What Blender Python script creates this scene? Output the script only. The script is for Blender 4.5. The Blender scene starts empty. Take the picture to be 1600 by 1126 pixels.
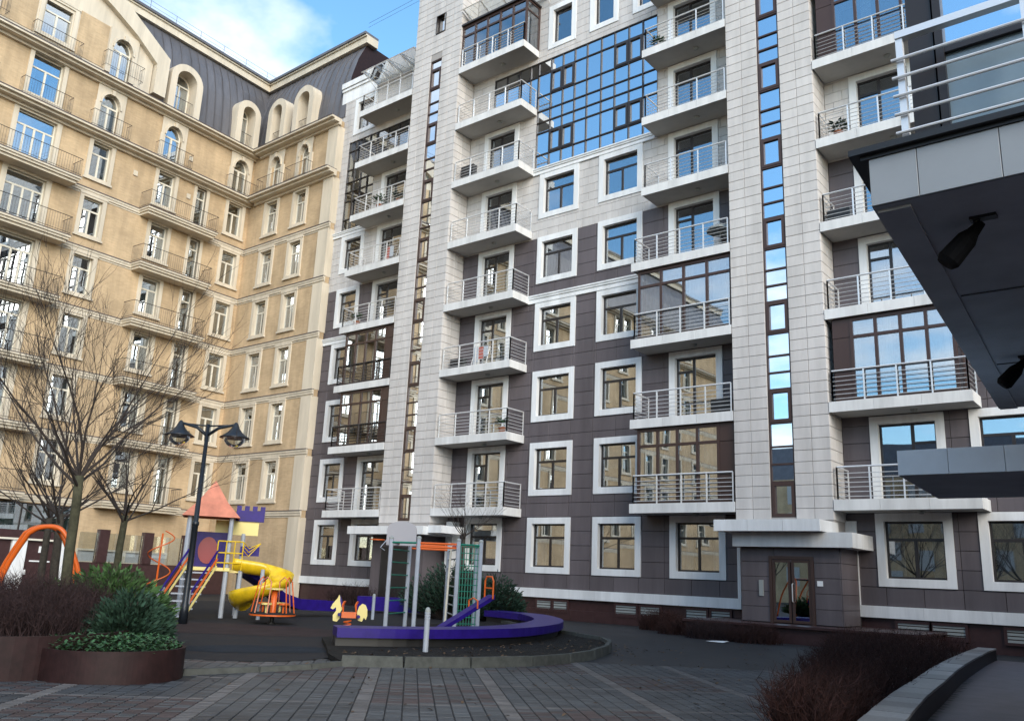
import bpy, math, random
from mathutils import Matrix, Vector
R = math.radians
rnd = random.Random(7)
SC = bpy.context.scene
COL = SC.collection

# ------------------------------------------------------------------ camera
YAW, PIT, ROLL, FPX = .6824, .2475, .0433, 1335.75
cy_, sy_, cp_, sp_, cr_, sr_ = math.cos(YAW), math.sin(YAW), math.cos(PIT), math.sin(PIT), math.cos(ROLL), math.sin(ROLL)
c_f = Vector((-sy_*cp_, cy_*cp_, sp_)); c_r0 = Vector((cy_, sy_, 0)); c_u0 = c_r0.cross(c_f)
c_r = c_r0*cr_ + c_u0*sr_; c_u = c_u0*cr_ - c_r0*sr_
CAM = Vector((0, 0, 1.6))
cam = bpy.data.cameras.new('camera'); cam_o = bpy.data.objects.new('camera', cam); COL.objects.link(cam_o)
cam.sensor_width = 36; cam.lens = FPX/1600*36; cam.clip_end = 3000
cam_o.matrix_world = Matrix(((c_r.x, c_u.x, -c_f.x, 0), (c_r.y, c_u.y, -c_f.y, 0), (c_r.z, c_u.z, -c_f.z, 1.6), (0, 0, 0, 1)))
SC.camera = cam_o

# ------------------------------------------------------------------ sky, sun, exposure
SUN_EL, SUN_AZ = R(24), R(122)          # azimuth measured from +Y towards +X
w = bpy.data.worlds.new('World'); SC.world = w; w.use_nodes = True
nt = w.node_tree; nt.nodes.clear()
def N(tree, typ, **kw):
    n = tree.nodes.new(typ)
    for k, v in kw.items(): setattr(n, k, v)
    return n
out = N(nt, 'ShaderNodeOutputWorld'); bg = N(nt, 'ShaderNodeBackground'); bg.inputs[1].default_value = .13
sky = N(nt, 'ShaderNodeTexSky', sky_type='NISHITA'); sky.sun_disc = False
sky.sun_elevation = SUN_EL; sky.sun_rotation = SUN_AZ; sky.air_density = 1.1; sky.dust_density = .15; sky.ozone_density = 3.5
tc = N(nt, 'ShaderNodeTexCoord'); sep = N(nt, 'ShaderNodeSeparateXYZ'); nt.links.new(tc.outputs['Generated'], sep.inputs[0])
ad = N(nt, 'ShaderNodeMath', operation='ADD'); ad.inputs[1].default_value = .25; nt.links.new(sep.outputs[2], ad.inputs[0])
mx = N(nt, 'ShaderNodeMath', operation='MAXIMUM'); mx.inputs[1].default_value = .05; nt.links.new(ad.outputs[0], mx.inputs[0])
dx = N(nt, 'ShaderNodeMath', operation='DIVIDE'); dy = N(nt, 'ShaderNodeMath', operation='DIVIDE')
nt.links.new(sep.outputs[0], dx.inputs[0]); nt.links.new(mx.outputs[0], dx.inputs[1]); nt.links.new(sep.outputs[1], dy.inputs[0]); nt.links.new(mx.outputs[0], dy.inputs[1])
cb = N(nt, 'ShaderNodeCombineXYZ'); nt.links.new(dx.outputs[0], cb.inputs[0]); nt.links.new(dy.outputs[0], cb.inputs[1])
cmap = N(nt, 'ShaderNodeMapping'); cmap.inputs[1].default_value = (2.78, 9.0, 0); nt.links.new(cb.outputs[0], cmap.inputs[0])
n1 = N(nt, 'ShaderNodeTexNoise'); n1.inputs['Scale'].default_value = 1.5; n1.inputs['Detail'].default_value = 7; n1.inputs['Roughness'].default_value = .55
nt.links.new(cmap.outputs[0], n1.inputs['Vector'])
rmp = N(nt, 'ShaderNodeValToRGB'); rmp.color_ramp.elements[0].position = .49; rmp.color_ramp.elements[1].position = .68
nt.links.new(n1.outputs['Fac'], rmp.inputs[0])
mixc = N(nt, 'ShaderNodeMix', data_type='RGBA'); mixc.inputs['B'].default_value = (5.2, 5.1, 4.9, 1)
nt.links.new(rmp.outputs['Color'], mixc.inputs['Factor']); hs = N(nt, 'ShaderNodeHueSaturation'); hs.inputs['Hue'].default_value = .49; hs.inputs['Saturation'].default_value = 1.08; nt.links.new(sky.outputs[0], hs.inputs['Color']); nt.links.new(hs.outputs[0], mixc.inputs['A'])
nt.links.new(mixc.outputs['Result'], bg.inputs[0]); nt.links.new(bg.outputs[0], out.inputs[0])
sun = bpy.data.lights.new('sun', 'SUN'); sun.energy = 1.5; sun.angle = R(42); sun.color = (1, .90, .76)
sun_o = bpy.data.objects.new('sun', sun); COL.objects.link(sun_o)
sd = Vector((math.sin(SUN_AZ)*math.cos(SUN_EL), math.cos(SUN_AZ)*math.cos(SUN_EL), math.sin(SUN_EL)))
sun_o.rotation_euler = (-sd).to_track_quat('-Z', 'Y').to_euler(); sun_o.location = (30, 0, 60)
vs = SC.view_settings; vs.view_transform = 'Standard'; vs.look = 'None'; vs.exposure = 1.42; vs.gamma = 1; vs.use_curve_mapping = False
SC.render.engine = 'CYCLES'; SC.cycles.max_bounces = 6; SC.cycles.transparent_max_bounces = 8; SC.cycles.use_denoising = True
SC.cycles.caustics_reflective = False; SC.cycles.caustics_refractive = False

# ------------------------------------------------------------------ materials
M = {}
def mat(name, col, rough=.6, metal=0., var=0., island=0., nscale=3., bump=0., bscale=60., col2=None, spec=.5, dist=.01, streak=False):
    m = bpy.data.materials.new(name); m.use_nodes = True; t = m.node_tree; p = t.nodes['Principled BSDF']
    p.inputs['Roughness'].default_value = rough; p.inputs['Metallic'].default_value = metal; p.inputs['Specular IOR Level'].default_value = spec
    c = (*col, 1)
    src = None
    coord = N(t, 'ShaderNodeTexCoord')
    geo = N(t, 'ShaderNodeNewGeometry')
    if var:
        nz = N(t, 'ShaderNodeTexNoise'); nz.inputs['Scale'].default_value = nscale; nz.inputs['Detail'].default_value = 6; nz.inputs['Roughness'].default_value = .62
        if streak:
            mp = N(t, 'ShaderNodeMapping'); mp.inputs[3].default_value = (1, 1, .12); t.links.new(geo.outputs['Position'], mp.inputs[0]); t.links.new(mp.outputs[0], nz.inputs['Vector'])
        else: t.links.new(geo.outputs['Position'], nz.inputs['Vector'])
        rp = N(t, 'ShaderNodeValToRGB'); rp.color_ramp.elements[0].position = .3; rp.color_ramp.elements[1].position = .72
        c2 = col2 or tuple(min(1, v*(1+var)) for v in col)
        rp.color_ramp.elements[0].color = (*[v*(1-var) for v in col], 1) if not col2 else c
        rp.color_ramp.elements[1].color = (*c2, 1)
        t.links.new(nz.outputs['Fac'], rp.inputs[0]); src = rp.outputs[0]
    if streak and src:
        m2 = N(t, 'ShaderNodeMapping'); m2.inputs[3].default_value = (1.1, 1.1, .14); t.links.new(geo.outputs['Position'], m2.inputs[0])
        n2 = N(t, 'ShaderNodeTexNoise'); n2.inputs['Scale'].default_value = 1.6; n2.inputs['Detail'].default_value = 5; n2.inputs['Roughness'].default_value = .7; t.links.new(m2.outputs[0], n2.inputs['Vector'])
        r2 = N(t, 'ShaderNodeMapRange'); r2.inputs[1].default_value = .34; r2.inputs[2].default_value = .60; r2.inputs[3].default_value = .87; r2.inputs[4].default_value = 1.04; t.links.new(n2.outputs['Fac'], r2.inputs[0])
        v2 = N(t, 'ShaderNodeVectorMath', operation='SCALE'); t.links.new(src, v2.inputs[0]); t.links.new(r2.outputs[0], v2.inputs['Scale']); src = v2.outputs[0]
    if island:
        oi = N(t, 'ShaderNodeObjectInfo'); a = N(t, 'ShaderNodeMath', operation='ADD'); fr = N(t, 'ShaderNodeMath', operation='FRACT')
        t.links.new(geo.outputs['Random Per Island'], a.inputs[0]); t.links.new(oi.outputs['Random'], a.inputs[1]); t.links.new(a.outputs[0], fr.inputs[0])
        mr = N(t, 'ShaderNodeMapRange'); mr.inputs[3].default_value = 1-island; mr.inputs[4].default_value = 1+island; t.links.new(fr.outputs[0], mr.inputs[0])
        vm = N(t, 'ShaderNodeVectorMath', operation='SCALE')
        if src: t.links.new(src, vm.inputs[0])
        else: vm.inputs[0].default_value = col
        t.links.new(mr.outputs[0], vm.inputs['Scale']); src = vm.outputs[0]
    if src: t.links.new(src, p.inputs['Base Color'])
    else: p.inputs['Base Color'].default_value = c
    if bump:
        bn = N(t, 'ShaderNodeTexNoise'); bn.inputs['Scale'].default_value = bscale; bn.inputs['Detail'].default_value = 4
        t.links.new(geo.outputs['Position'], bn.inputs['Vector'])
        bp = N(t, 'ShaderNodeBump'); bp.inputs['Strength'].default_value = bump; bp.inputs['Distance'].default_value = dist
        t.links.new(bn.outputs['Fac'], bp.inputs['Height']); t.links.new(bp.outputs[0], p.inputs['Normal'])
    M[name] = m; return m
def brickmat(name, c1, c2, mortar, sc, bw, bh, off=.5, rough=.85, ms=.012, bump=.3, frame=None):
    m = mat(name, c1, rough, spec=.25); t = m.node_tree; p = t.nodes['Principled BSDF']
    geo = N(t, 'ShaderNodeNewGeometry'); sx = N(t, 'ShaderNodeSeparateXYZ'); t.links.new(geo.outputs['Position'], sx.inputs[0])
    a = N(t, 'ShaderNodeMath', operation='ADD'); cbn = N(t, 'ShaderNodeCombineXYZ')
    br = N(t, 'ShaderNodeTexBrick')
    if frame == 'ground':
        mp = N(t, 'ShaderNodeMapping'); mp.inputs[2].default_value = (0, 0, R(-45)); t.links.new(geo.outputs['Position'], mp.inputs[0]); t.links.new(mp.outputs[0], br.inputs['Vector'])
    else:
        t.links.new(sx.outputs[0], a.inputs[0]); t.links.new(sx.outputs[1], a.inputs[1]); t.links.new(a.outputs[0], cbn.inputs[0]); t.links.new(sx.outputs[2], cbn.inputs[1]); t.links.new(cbn.outputs[0], br.inputs['Vector'])
    br.offset = off
    br.inputs['Scale'].default_value = sc; br.inputs['Brick Width'].default_value = bw; br.inputs['Row Height'].default_value = bh; br.inputs['Mortar Size'].default_value = ms
    br.inputs['Color1'].default_value = (*c1, 1); br.inputs['Color2'].default_value = (*c2, 1); br.inputs['Mortar'].default_value = (*mortar, 1); br.inputs['Bias'].default_value = 0
    nz = N(t, 'ShaderNodeTexNoise'); nz.inputs['Scale'].default_value = .6; nz.inputs['Detail'].default_value = 5; t.links.new(geo.outputs['Position'], nz.inputs['Vector'])
    mr = N(t, 'ShaderNodeMapRange'); mr.inputs[1].default_value = .3; mr.inputs[2].default_value = .7; mr.inputs[3].default_value = .80; mr.inputs[4].default_value = 1.12; t.links.new(nz.outputs['Fac'], mr.inputs[0])
    m2 = N(t, 'ShaderNodeMapping'); m2.inputs[3].default_value = (1.0, 1.0, .13) if frame != 'ground' else (1.5, 1.5, 1.5); t.links.new(geo.outputs['Position'], m2.inputs[0])
    n2 = N(t, 'ShaderNodeTexNoise'); n2.inputs['Scale'].default_value = 1.4; n2.inputs['Detail'].default_value = 6; n2.inputs['Roughness'].default_value = .7; t.links.new(m2.outputs[0], n2.inputs['Vector'])
    r2 = N(t, 'ShaderNodeMapRange'); r2.inputs[1].default_value = .36; r2.inputs[2].default_value = .6; r2.inputs[3].default_value = .84; r2.inputs[4].default_value = 1.05; t.links.new(n2.outputs['Fac'], r2.inputs[0])
    mm = N(t, 'ShaderNodeMath', operation='MULTIPLY'); t.links.new(mr.outputs[0], mm.inputs[0]); t.links.new(r2.outputs[0], mm.inputs[1]); mr = mm
    vm = N(t, 'ShaderNodeVectorMath', operation='SCALE'); t.links.new(br.outputs['Color'], vm.inputs[0]); t.links.new(mr.outputs[0], vm.inputs['Scale'])
    t.links.new(vm.outputs[0], p.inputs['Base Color'])
    bp = N(t, 'ShaderNodeBump'); bp.inputs['Strength'].default_value = bump; bp.inputs['Distance'].default_value = .006; bp.invert = True
    t.links.new(br.outputs['Fac'], bp.inputs['Height']); t.links.new(bp.outputs[0], p.inputs['Normal'])
    return m
def glassmat(name, refl, tint, wob=.25, sc=.7):
    m = bpy.data.materials.new(name); m.use_nodes = True; t = m.node_tree; t.nodes.clear()
    o = N(t, 'ShaderNodeOutputMaterial'); mx_ = N(t, 'ShaderNodeMixShader'); tr = N(t, 'ShaderNodeBsdfTransparent'); gl = N(t, 'ShaderNodeBsdfGlossy')
    tr.inputs[0].default_value = (*tint, 1); gl.inputs['Roughness'].default_value = .012; gl.inputs[0].default_value = (.92, .96, 1, 1)
    lw = N(t, 'ShaderNodeLayerWeight'); lw.inputs[0].default_value = .3
    mr = N(t, 'ShaderNodeMapRange'); mr.inputs[3].default_value = refl; mr.inputs[4].default_value = .97; t.links.new(lw.outputs['Fresnel'], mr.inputs[0])
    geo = N(t, 'ShaderNodeNewGeometry'); oi = N(t, 'ShaderNodeObjectInfo'); va = N(t, 'ShaderNodeVectorMath', operation='ADD')
    nz = N(t, 'ShaderNodeTexNoise'); nz.inputs['Scale'].default_value = sc; nz.inputs['Detail'].default_value = 1
    sc_ = N(t, 'ShaderNodeMath', operation='MULTIPLY'); sc_.inputs[1].default_value = 37; t.links.new(oi.outputs['Random'], sc_.inputs[0])
    t.links.new(geo.outputs['Position'], va.inputs[0]); t.links.new(sc_.outputs[0], va.inputs[1]); t.links.new(va.outputs[0], nz.inputs['Vector'])
    bp = N(t, 'ShaderNodeBump'); bp.inputs['Strength'].default_value = wob; bp.inputs['Distance'].default_value = .03
    t.links.new(nz.outputs['Fac'], bp.inputs['Height']); t.links.new(bp.outputs[0], gl.inputs['Normal'])
    t.links.new(mr.outputs[0], mx_.inputs[0]); t.links.new(tr.outputs[0], mx_.inputs[1]); t.links.new(gl.outputs[0], mx_.inputs[2]); t.links.new(mx_.outputs[0], o.inputs[0])
    M[name] = m; return m
mat('tile', (.55, .525, .505), .7, var=.10, island=.045, nscale=1.3, bump=.25, bscale=40, streak=True)
mat('tile_joint', (.33, .31, .295), .9)
mat('dark', (.112, .096, .103), .5, var=.16, island=.09, nscale=1.5, streak=True, spec=.35)
mat('dark_joint', (.02, .018, .018), .9)
mat('white', (.76, .77, .77), .55, var=.07, nscale=2, streak=True)
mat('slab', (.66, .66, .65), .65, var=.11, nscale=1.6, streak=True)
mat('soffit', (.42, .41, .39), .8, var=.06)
mat('frame', (.022, .017, .016), .4)
mat('brownframe', (.05, .026, .02), .45)
mat('cream_wall', (.56, .47, .37), .8, var=.08, nscale=2)
mat('steel', (.74, .75, .76), .38, .45)
mat('black', (.015, .015, .016), .45)
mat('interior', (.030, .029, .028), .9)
mat('curtain', (.62, .60, .58), .9, var=.15, nscale=6)
mat('blind', (.42, .42, .42), .8)
mat('maroon', (.052, .027, .027), .35, var=.18, nscale=5, spec=.35)
mat('vent', (.30, .32, .31), .6)
glassmat('glass', .33, (.72, .76, .78), .045)
glassmat('glassblue', .80, (.45, .55, .62), .05, .5)
glassmat('glassclear', .12, (.9, .94, .94), .05)
glassmat('glassB', .40, (.62, .7, .72), .012)
brickmat('brick', (.55, .405, .25), (.48, .352, .213), (.49, .38, .255), 1, .26, .075, rough=.9, ms=.006)
mat('cream', (.60, .53, .42), .75, var=.07, nscale=2.2, streak=True)
mat('creamtop', (.09, .075, .08), .6)
mat('pvc', (.68, .64, .54), .5)
mat('roof', (.135, .132, .142), .45, .3, var=.14, island=.12, nscale=1.2, streak=True)
mat('iron', (.05, .045, .045), .5, .3)
brickmat('ground', (.024, .026, .030), (.032, .032, .035), (.015, .016, .018), 1, .2, .1, off=0, rough=.6, ms=.008, frame='ground')
mat('paver', (.026, .029, .034), .5, col2=(.062, .070, .078), var=.35, island=.30, nscale=.9, bump=.3, bscale=90, spec=.25)  # second tone paints paler bluish glints into the colour in noise patches
mat('paverlight', (.10, .096, .096), .6, var=.2, island=.22, nscale=3, bump=.3, bscale=90, spec=.25)
mat('paverred', (.055, .041, .041), .6, var=.2, island=.2, nscale=2, spec=.25)
mat('pavered_dark', (.105, .086, .096), .5, var=.25, nscale=2.5, bump=.4, bscale=30)
mat('rubber', (.013, .016, .020), .85, col2=(.024, .020, .020), var=.35, nscale=1.2, bump=.5, bscale=150, spec=.25)
mat('soil', (.012, .011, .010), .95, var=.5, nscale=4, bump=1, bscale=25, dist=.05, spec=.25)
mat('kerb', (.068, .072, .066), .8, var=.3, island=.12, nscale=6, bump=.4, bscale=50, spec=.25)
mat('granite', (.010, .010, .012), .45, spec=.2, var=.3, nscale=30)
mat('granitecap', (.22, .22, .22), .4, var=.25, island=.45, nscale=20)
mat('corten', (.020, .0085, .0085), .6, var=.35, nscale=7, spec=.25)
mat('purple', (.020, .008, .155), .4, nscale=5, var=.22, spec=.25)
mat('yellow', (.72, .48, .015), .3, nscale=5, var=.22)
mat('paleyellow', (.74, .62, .22), .4)
mat('orange', (.66, .12, .015), .4)
mat('redp', (.25, .02, .03), .4)
mat('coral', (.62, .22, .13), .5, var=.2, nscale=3)
mat('greypost', (.36, .39, .44), .45, nscale=3, var=.09)
mat('green', (.0, .16, .10), .45)
mat('lamp', (.012, .016, .022), .4, .2)
mat('lampglass', (.55, .57, .55), .15)
mat('bark', (.058, .050, .040), .9, var=.35, nscale=14, bump=.8, bscale=40, spec=.25)
mat('twig', (.045, .036, .032), .85, spec=.25)
mat('brownbush', (.030, .017, .017), .85, island=.45, spec=.25)
mat('redbush', (.030, .012, .010), .8, island=.5, spec=.25)
mat('juniper', (.045, .095, .030), .75, island=.5, spec=.25)
mat('juniperdark', (.022, .050, .032), .75, island=.45, spec=.25)
mat('leaf', (.030, .085, .028), .55, island=.5)
mat('trunk_green', (.060, .058, .036), .9, var=.35, nscale=10, bump=.8, bscale=40, spec=.25)
mat('grass', (.06, .07, .03), .9, island=.4)

# ------------------------------------------------------------------ mesh helpers
class MB:
    def __init__(s): s.v = []; s.f = []
    def add(s, vs, fs):
        n = len(s.v); s.v += [tuple(v) for v in vs]; s.f += [tuple(i+n for i in f) for f in fs]; return s
    def box(s, x0, x1, y0, y1, z0, z1):
        return s.add([(x0,y0,z0),(x1,y0,z0),(x1,y1,z0),(x0,y1,z0),(x0,y0,z1),(x1,y0,z1),(x1,y1,z1),(x0,y1,z1)],
                     [(3,2,1,0),(4,5,6,7),(0,1,5,4),(1,2,6,5),(2,3,7,6),(3,0,4,7)])
    def tile(s, x0, x1, y0, y1, z0, z1, b=.008):   # box open at the back with a chamfered front (front is -y)
        return s.add([(x0,y1,z0),(x1,y1,z0),(x1,y1,z1),(x0,y1,z1),(x0,y0+b,z0),(x1,y0+b,z0),(x1,y0+b,z1),(x0,y0+b,z1),(x0+b,y0,z0+b),(x1-b,y0,z0+b),(x1-b,y0,z1-b),(x0+b,y0,z1-b)],
                     [(8,9,10,11),(4,5,9,8),(5,6,10,9),(6,7,11,10),(7,4,8,11),(0,1,5,4),(1,2,6,5),(2,3,7,6),(3,0,4,7)])
    def hbox(s, c, e1, e2, l1, l2, z0, z1, b=.006):  # horizontal brick, top chamfered
        P = lambda a, q, z: (c[0]+e1[0]*a+e2[0]*q, c[1]+e1[1]*a+e2[1]*q, z)
        h1, h2 = l1/2, l2/2
        return s.add([P(-h1,-h2,z0),P(h1,-h2,z0),P(h1,h2,z0),P(-h1,h2,z0),P(-h1+b,-h2+b,z1),P(h1-b,-h2+b,z1),P(h1-b,h2-b,z1),P(-h1+b,h2-b,z1)],
                     [(4,5,6,7),(0,1,5,4),(1,2,6,5),(2,3,7,6),(3,0,4,7)])
    def tube(s, pts, r, n=6, cap=True):
        pts = [Vector(p) for p in pts]; rs = r if isinstance(r, (list, tuple)) else [r]*len(pts)
        t0 = (pts[1]-pts[0]).normalized(); a = t0.cross(Vector((0,0,1)))
        if a.length < .05: a = t0.cross(Vector((1,0,0)))
        a.normalize(); base = len(s.v)
        for i, p in enumerate(pts):
            t = (pts[min(i+1,len(pts)-1)]-pts[max(i-1,0)])
            t.normalize(); a = (a-t*a.dot(t)); a.normalize(); b = t.cross(a)
            for k in range(n):
                q = 2*math.pi*k/n; s.v.append(tuple(p+(a*math.cos(q)+b*math.sin(q))*rs[i]))
        for i in range(len(pts)-1):
            for k in range(n):
                s.f.append((base+i*n+k, base+i*n+(k+1)%n, base+(i+1)*n+(k+1)%n, base+(i+1)*n+k))
        if cap:
            s.f.append(tuple(base+k for k in reversed(range(n)))); s.f.append(tuple(base+(len(pts)-1)*n+k for k in range(n)))
        return s
    def prism(s, poly, z0, z1):                   # polygon in xy
        n = len(poly)
        return s.add([(x,y,z0) for x,y in poly]+[(x,y,z1) for x,y in poly],
                     [tuple(reversed(range(n))), tuple(range(n,2*n))]+[(i,(i+1)%n,n+(i+1)%n,n+i) for i in range(n)])
    def vprism(s, poly, y0, y1):                  # polygon in xz (ccw seen from -y)
        n = len(poly)
        return s.add([(x,y0,z) for x,z in poly]+[(x,y1,z) for x,z in poly],
                     [tuple(range(n)), tuple(reversed(range(n,2*n)))]+[(i,n+i,n+(i+1)%n,(i+1)%n) for i in range(n)])
    def strip(s, outer, inner, y0, y1):           # band between two xz polylines, extruded in y
        n = len(outer); b = len(s.v)
        for y in (y0, y1):
            s.v += [(x,y,z) for x,z in outer]; s.v += [(x,y,z) for x,z in inner]
        o0, i0, o1, i1 = b, b+n, b+2*n, b+3*n
        for k in range(n-1):
            s.f += [(o0+k,o0+k+1,i0+k+1,i0+k), (o1+k+1,o1+k,i1+k,i1+k+1), (o0+k+1,o0+k,o1+k,o1+k+1), (i0+k,i0+k+1,i1+k+1,i1+k)]
        s.f += [(o0,i0,i1,o1), (o0+n-1,o1+n-1,i1+n-1,i0+n-1)]
        return s
    def lathe(s, prof, n=20, c=(0,0)):
        b = len(s.v)
        for r, z in prof:
            for k in range(n):
                q = 2*math.pi*k/n; s.v.append((c[0]+r*math.cos(q), c[1]+r*math.sin(q), z))
        for i in range(len(prof)-1):
            for k in range(n): s.f.append((b+i*n+k, b+i*n+(k+1)%n, b+(i+1)*n+(k+1)%n, b+(i+1)*n+k))
        return s
    def mesh(s, name, m, smooth=False):
        me = bpy.data.meshes.new(name); me.from_pydata(s.v, [], s.f); me.materials.append(M[m]); me.update()
        if smooth: me.polygons.foreach_set('use_smooth', [True]*len(me.polygons))
        return me
WM = {}
I4 = Matrix.Identity(4)
def add(name, me, parent=None, mw=I4):
    o = bpy.data.objects.new(name, me); COL.objects.link(o)
    if isinstance(mw, (tuple, Vector)): mw = Matrix.Translation(mw)
    WM[o.name] = mw.copy()
    if parent:
        o.parent = parent; o.matrix_parent_inverse = WM[parent.name].inverted()
    o.matrix_basis = mw
    return o
def thing(name, label, cat, loc=(0,0,0), group=None, mw=None):
    o = add(name, None, None, mw or Matrix.Translation(loc)); o['label'] = label; o['category'] = cat; o.empty_display_size = .3
    if group: o['group'] = group
    return o
def tag(o, label, cat, group=None):
    o['label'] = label; o['category'] = cat
    if group: o['group'] = group
    return o
CACHE = {}
def cached(key, fn):
    if key not in CACHE: CACHE[key] = fn()
    return CACHE[key]
def px(x, y, Y=None, Z=None, depth=None):         # surveying aid: a pixel of the photograph to a place in the world
    d = c_f + c_r*((x-800)/FPX) - c_u*((y-563)/FPX)
    t = Y/d.y if Y is not None else ((Z-1.6)/d.z if Z is not None else depth)
    return CAM+d*t

def minus(rects, hole):
    hx0, hx1, hz0, hz1 = hole; res = []
    for (x0, x1, z0, z1) in rects:
        if hx1 <= x0 or hx0 >= x1 or hz1 <= z0 or hz0 >= z1: res.append((x0,x1,z0,z1)); continue
        if hx0 > x0: res.append((x0,hx0,z0,z1))
        if hx1 < x1: res.append((hx1,x1,z0,z1))
        a, b = max(x0,hx0), min(x1,hx1)
        if hz0 > z0: res.append((a,b,z0,hz0))
        if hz1 < z1: res.append((a,b,hz1,z1))
    return [r for r in res if r[1]-r[0] > .03 and r[3]-r[2] > .03]

# ------------------------------------------------------------------ ground
def sheet(name, poly, z, m, kind='structure', zb=None):
    b = MB()
    if zb is None: b.add([(x,y,z) for x,y in poly], [tuple(range(len(poly)))])
    else: b.prism(poly, zb, z)
    o = add(name, b.mesh(name, m)); o['kind'] = kind; return o
sheet('ground', [(-400,-400),(400,-400),(400,400),(-400,400)], 0, 'ground')

# ------------------------------------------------------------------ window kit (local: x right, -y outwards, z up; y=0 is the wall face)
def ring(b, x0, x1, z0, z1, w, y0, y1, bottom=True):
    b.box(x0, x0+w, y0, y1, z0, z1); b.box(x1-w, x1, y0, y1, z0, z1); b.box(x0+w, x1-w, y0, y1, z1-w, z1)
    if bottom: b.box(x0+w, x1-w, y0, y1, z0, z0+w)
    return b
def curtain_mesh(x0, x1, z0, z1, y, m='curtain'):
    def fn():
        b = MB(); n = max(6, int((x1-x0)/.03)); r = random.Random(int(x0*100+x1*999))
        ph = r.random()*6; P = [(x0+(x1-x0)*i/n, y+.022*math.sin((x1-x0)*i/n*34+ph+.8*math.sin(i*.21))) for i in range(n+1)]
        b.add([(x,yy,z0) for x,yy in P]+[(x,yy,z1) for x,yy in P], [(i,i+1,n+2+i,n+1+i) for i in range(n)])
        return b.mesh('curtain', m, True)
    return cached(('cur',x0,x1,z0,z1,y,m), fn)
WCOUNT = [0]
def window(parent, mw, W, H, sw=.26, glass='glass', fm='frame', sm='white', style='T', rec=.24, bottom=True, name='window', curtains=True, sill=False, proud=.04, cseed=None):
    """W,H outer size of the surround; origin at its lower left corner"""
    def sur():
        b = ring(MB(), 0, W, 0, H, sw, -proud, rec+.02, bottom)
        if sill: b.box(-.06, W+.06, -.12, 0, -.02, .09); b.box(-.03, W+.03, -.1, 0, H-.1, H+.03)
        return b.mesh('window', sm)
    o = add(name, cached(('sur',W,H,sw,sm,rec,bottom,sill), sur), parent, mw)
    x0, x1, z0, z1 = sw, W-sw, (sw if bottom else 0), H-sw
    fw = .065
    if style == 'T': tz = z0+(z1-z0)*.68; xm = (x0+x1)/2; bars = [('h',x0,x1,tz),('v',z0,tz,xm)]; ps = [(x0,x1,tz,z1),(x0,xm,z0,tz),(xm,x1,z0,tz)]
    elif style == 'D': xm = x0+(x1-x0)*.42; tz = z0+(z1-z0)*.78; bars = [('v',z0,z1,xm),('h',x0,xm,tz)]; ps = [(xm,x1,z0,z1),(x0,xm,z0,tz),(x0,xm,tz,z1)]
    elif style == 'E': xm = x0+(x1-x0)*.58; tz = z0+(z1-z0)*.74; bars = [('v',z0,z1,xm),('h',xm,x1,tz)]; ps = [(x0,xm,z0,z1),(xm,x1,z0,tz),(xm,x1,tz,z1)]
    elif style == 'N': tz = z0+(z1-z0)*.76; bars = [('h',x0,x1,tz)]; ps = [(x0,x1,z0,tz),(x0,x1,tz,z1)]
    elif style == 'W4':
        tz = z0+(z1-z0)*.74; k = 4; bars = [('h',x0,x1,tz)]; ps = []
        for i in range(k):
            a, c = x0+(x1-x0)*i/k, x0+(x1-x0)*(i+1)/k
            if i: bars.append(('v',z0,tz,a))
            ps.append((a,c,z0,tz))
        ps.append((x0,x1,tz,z1))
    else: bars = []; ps = [(x0,x1,z0,z1)]
    def fr():
        b = ring(MB(), x0, x1, z0, z1, fw, rec-.09, rec)
        for t, a, c, q in bars:
            if t == 'h': b.box(a+fw, c-fw, rec-.085, rec-.005, q-.045, q+.045)
            else: b.box(q-.05, q+.05, rec-.08, rec-.01, a+fw, c-.045 if c < z1 else c-fw)
        return b.mesh('frame', fm)
    add('frame', cached(('fr',W,H,sw,fm,style,rec,bottom), fr), o, mw)
    for i, (a, c, q, s) in enumerate(ps):
        add('pane', cached(('pane',a,c,q,s,rec,glass), lambda: MB().box(a+.02, c-.02, rec-.05, rec-.04, q+.02, s-.02).mesh('pane', glass)), o, mw @ Matrix.Rotation(rnd.uniform(-.007,.007), 4, 'Z') @ Matrix.Rotation(rnd.uniform(-.006,.006), 4, 'X'))
    if curtains:
        WCOUNT[0] += 1; r = random.Random(WCOUNT[0]*31 if cseed is None else cseed).random()
        if r < .30:
            q = (x1-x0)*.27
            add('curtain', curtain_mesh(x0-.05, x0+q, z0, z1, rec+.22), o, mw); add('curtain', curtain_mesh(x1-q, x1+.05, z0, z1, rec+.22), o, mw)
        elif r < .55: add('curtain', curtain_mesh(x0-.05, x1+.05, z0, z1, rec+.25), o, mw)
        elif r < .65: add('blind', cached(('bl',W,H,rec), lambda: MB().box(x0, x1, rec+.1, rec+.11, z0+(z1-z0)*.45, z1).mesh('blind', 'blind')), o, mw)
    return o
def T(x, y, z): return Matrix.Translation((x, y, z))

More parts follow.
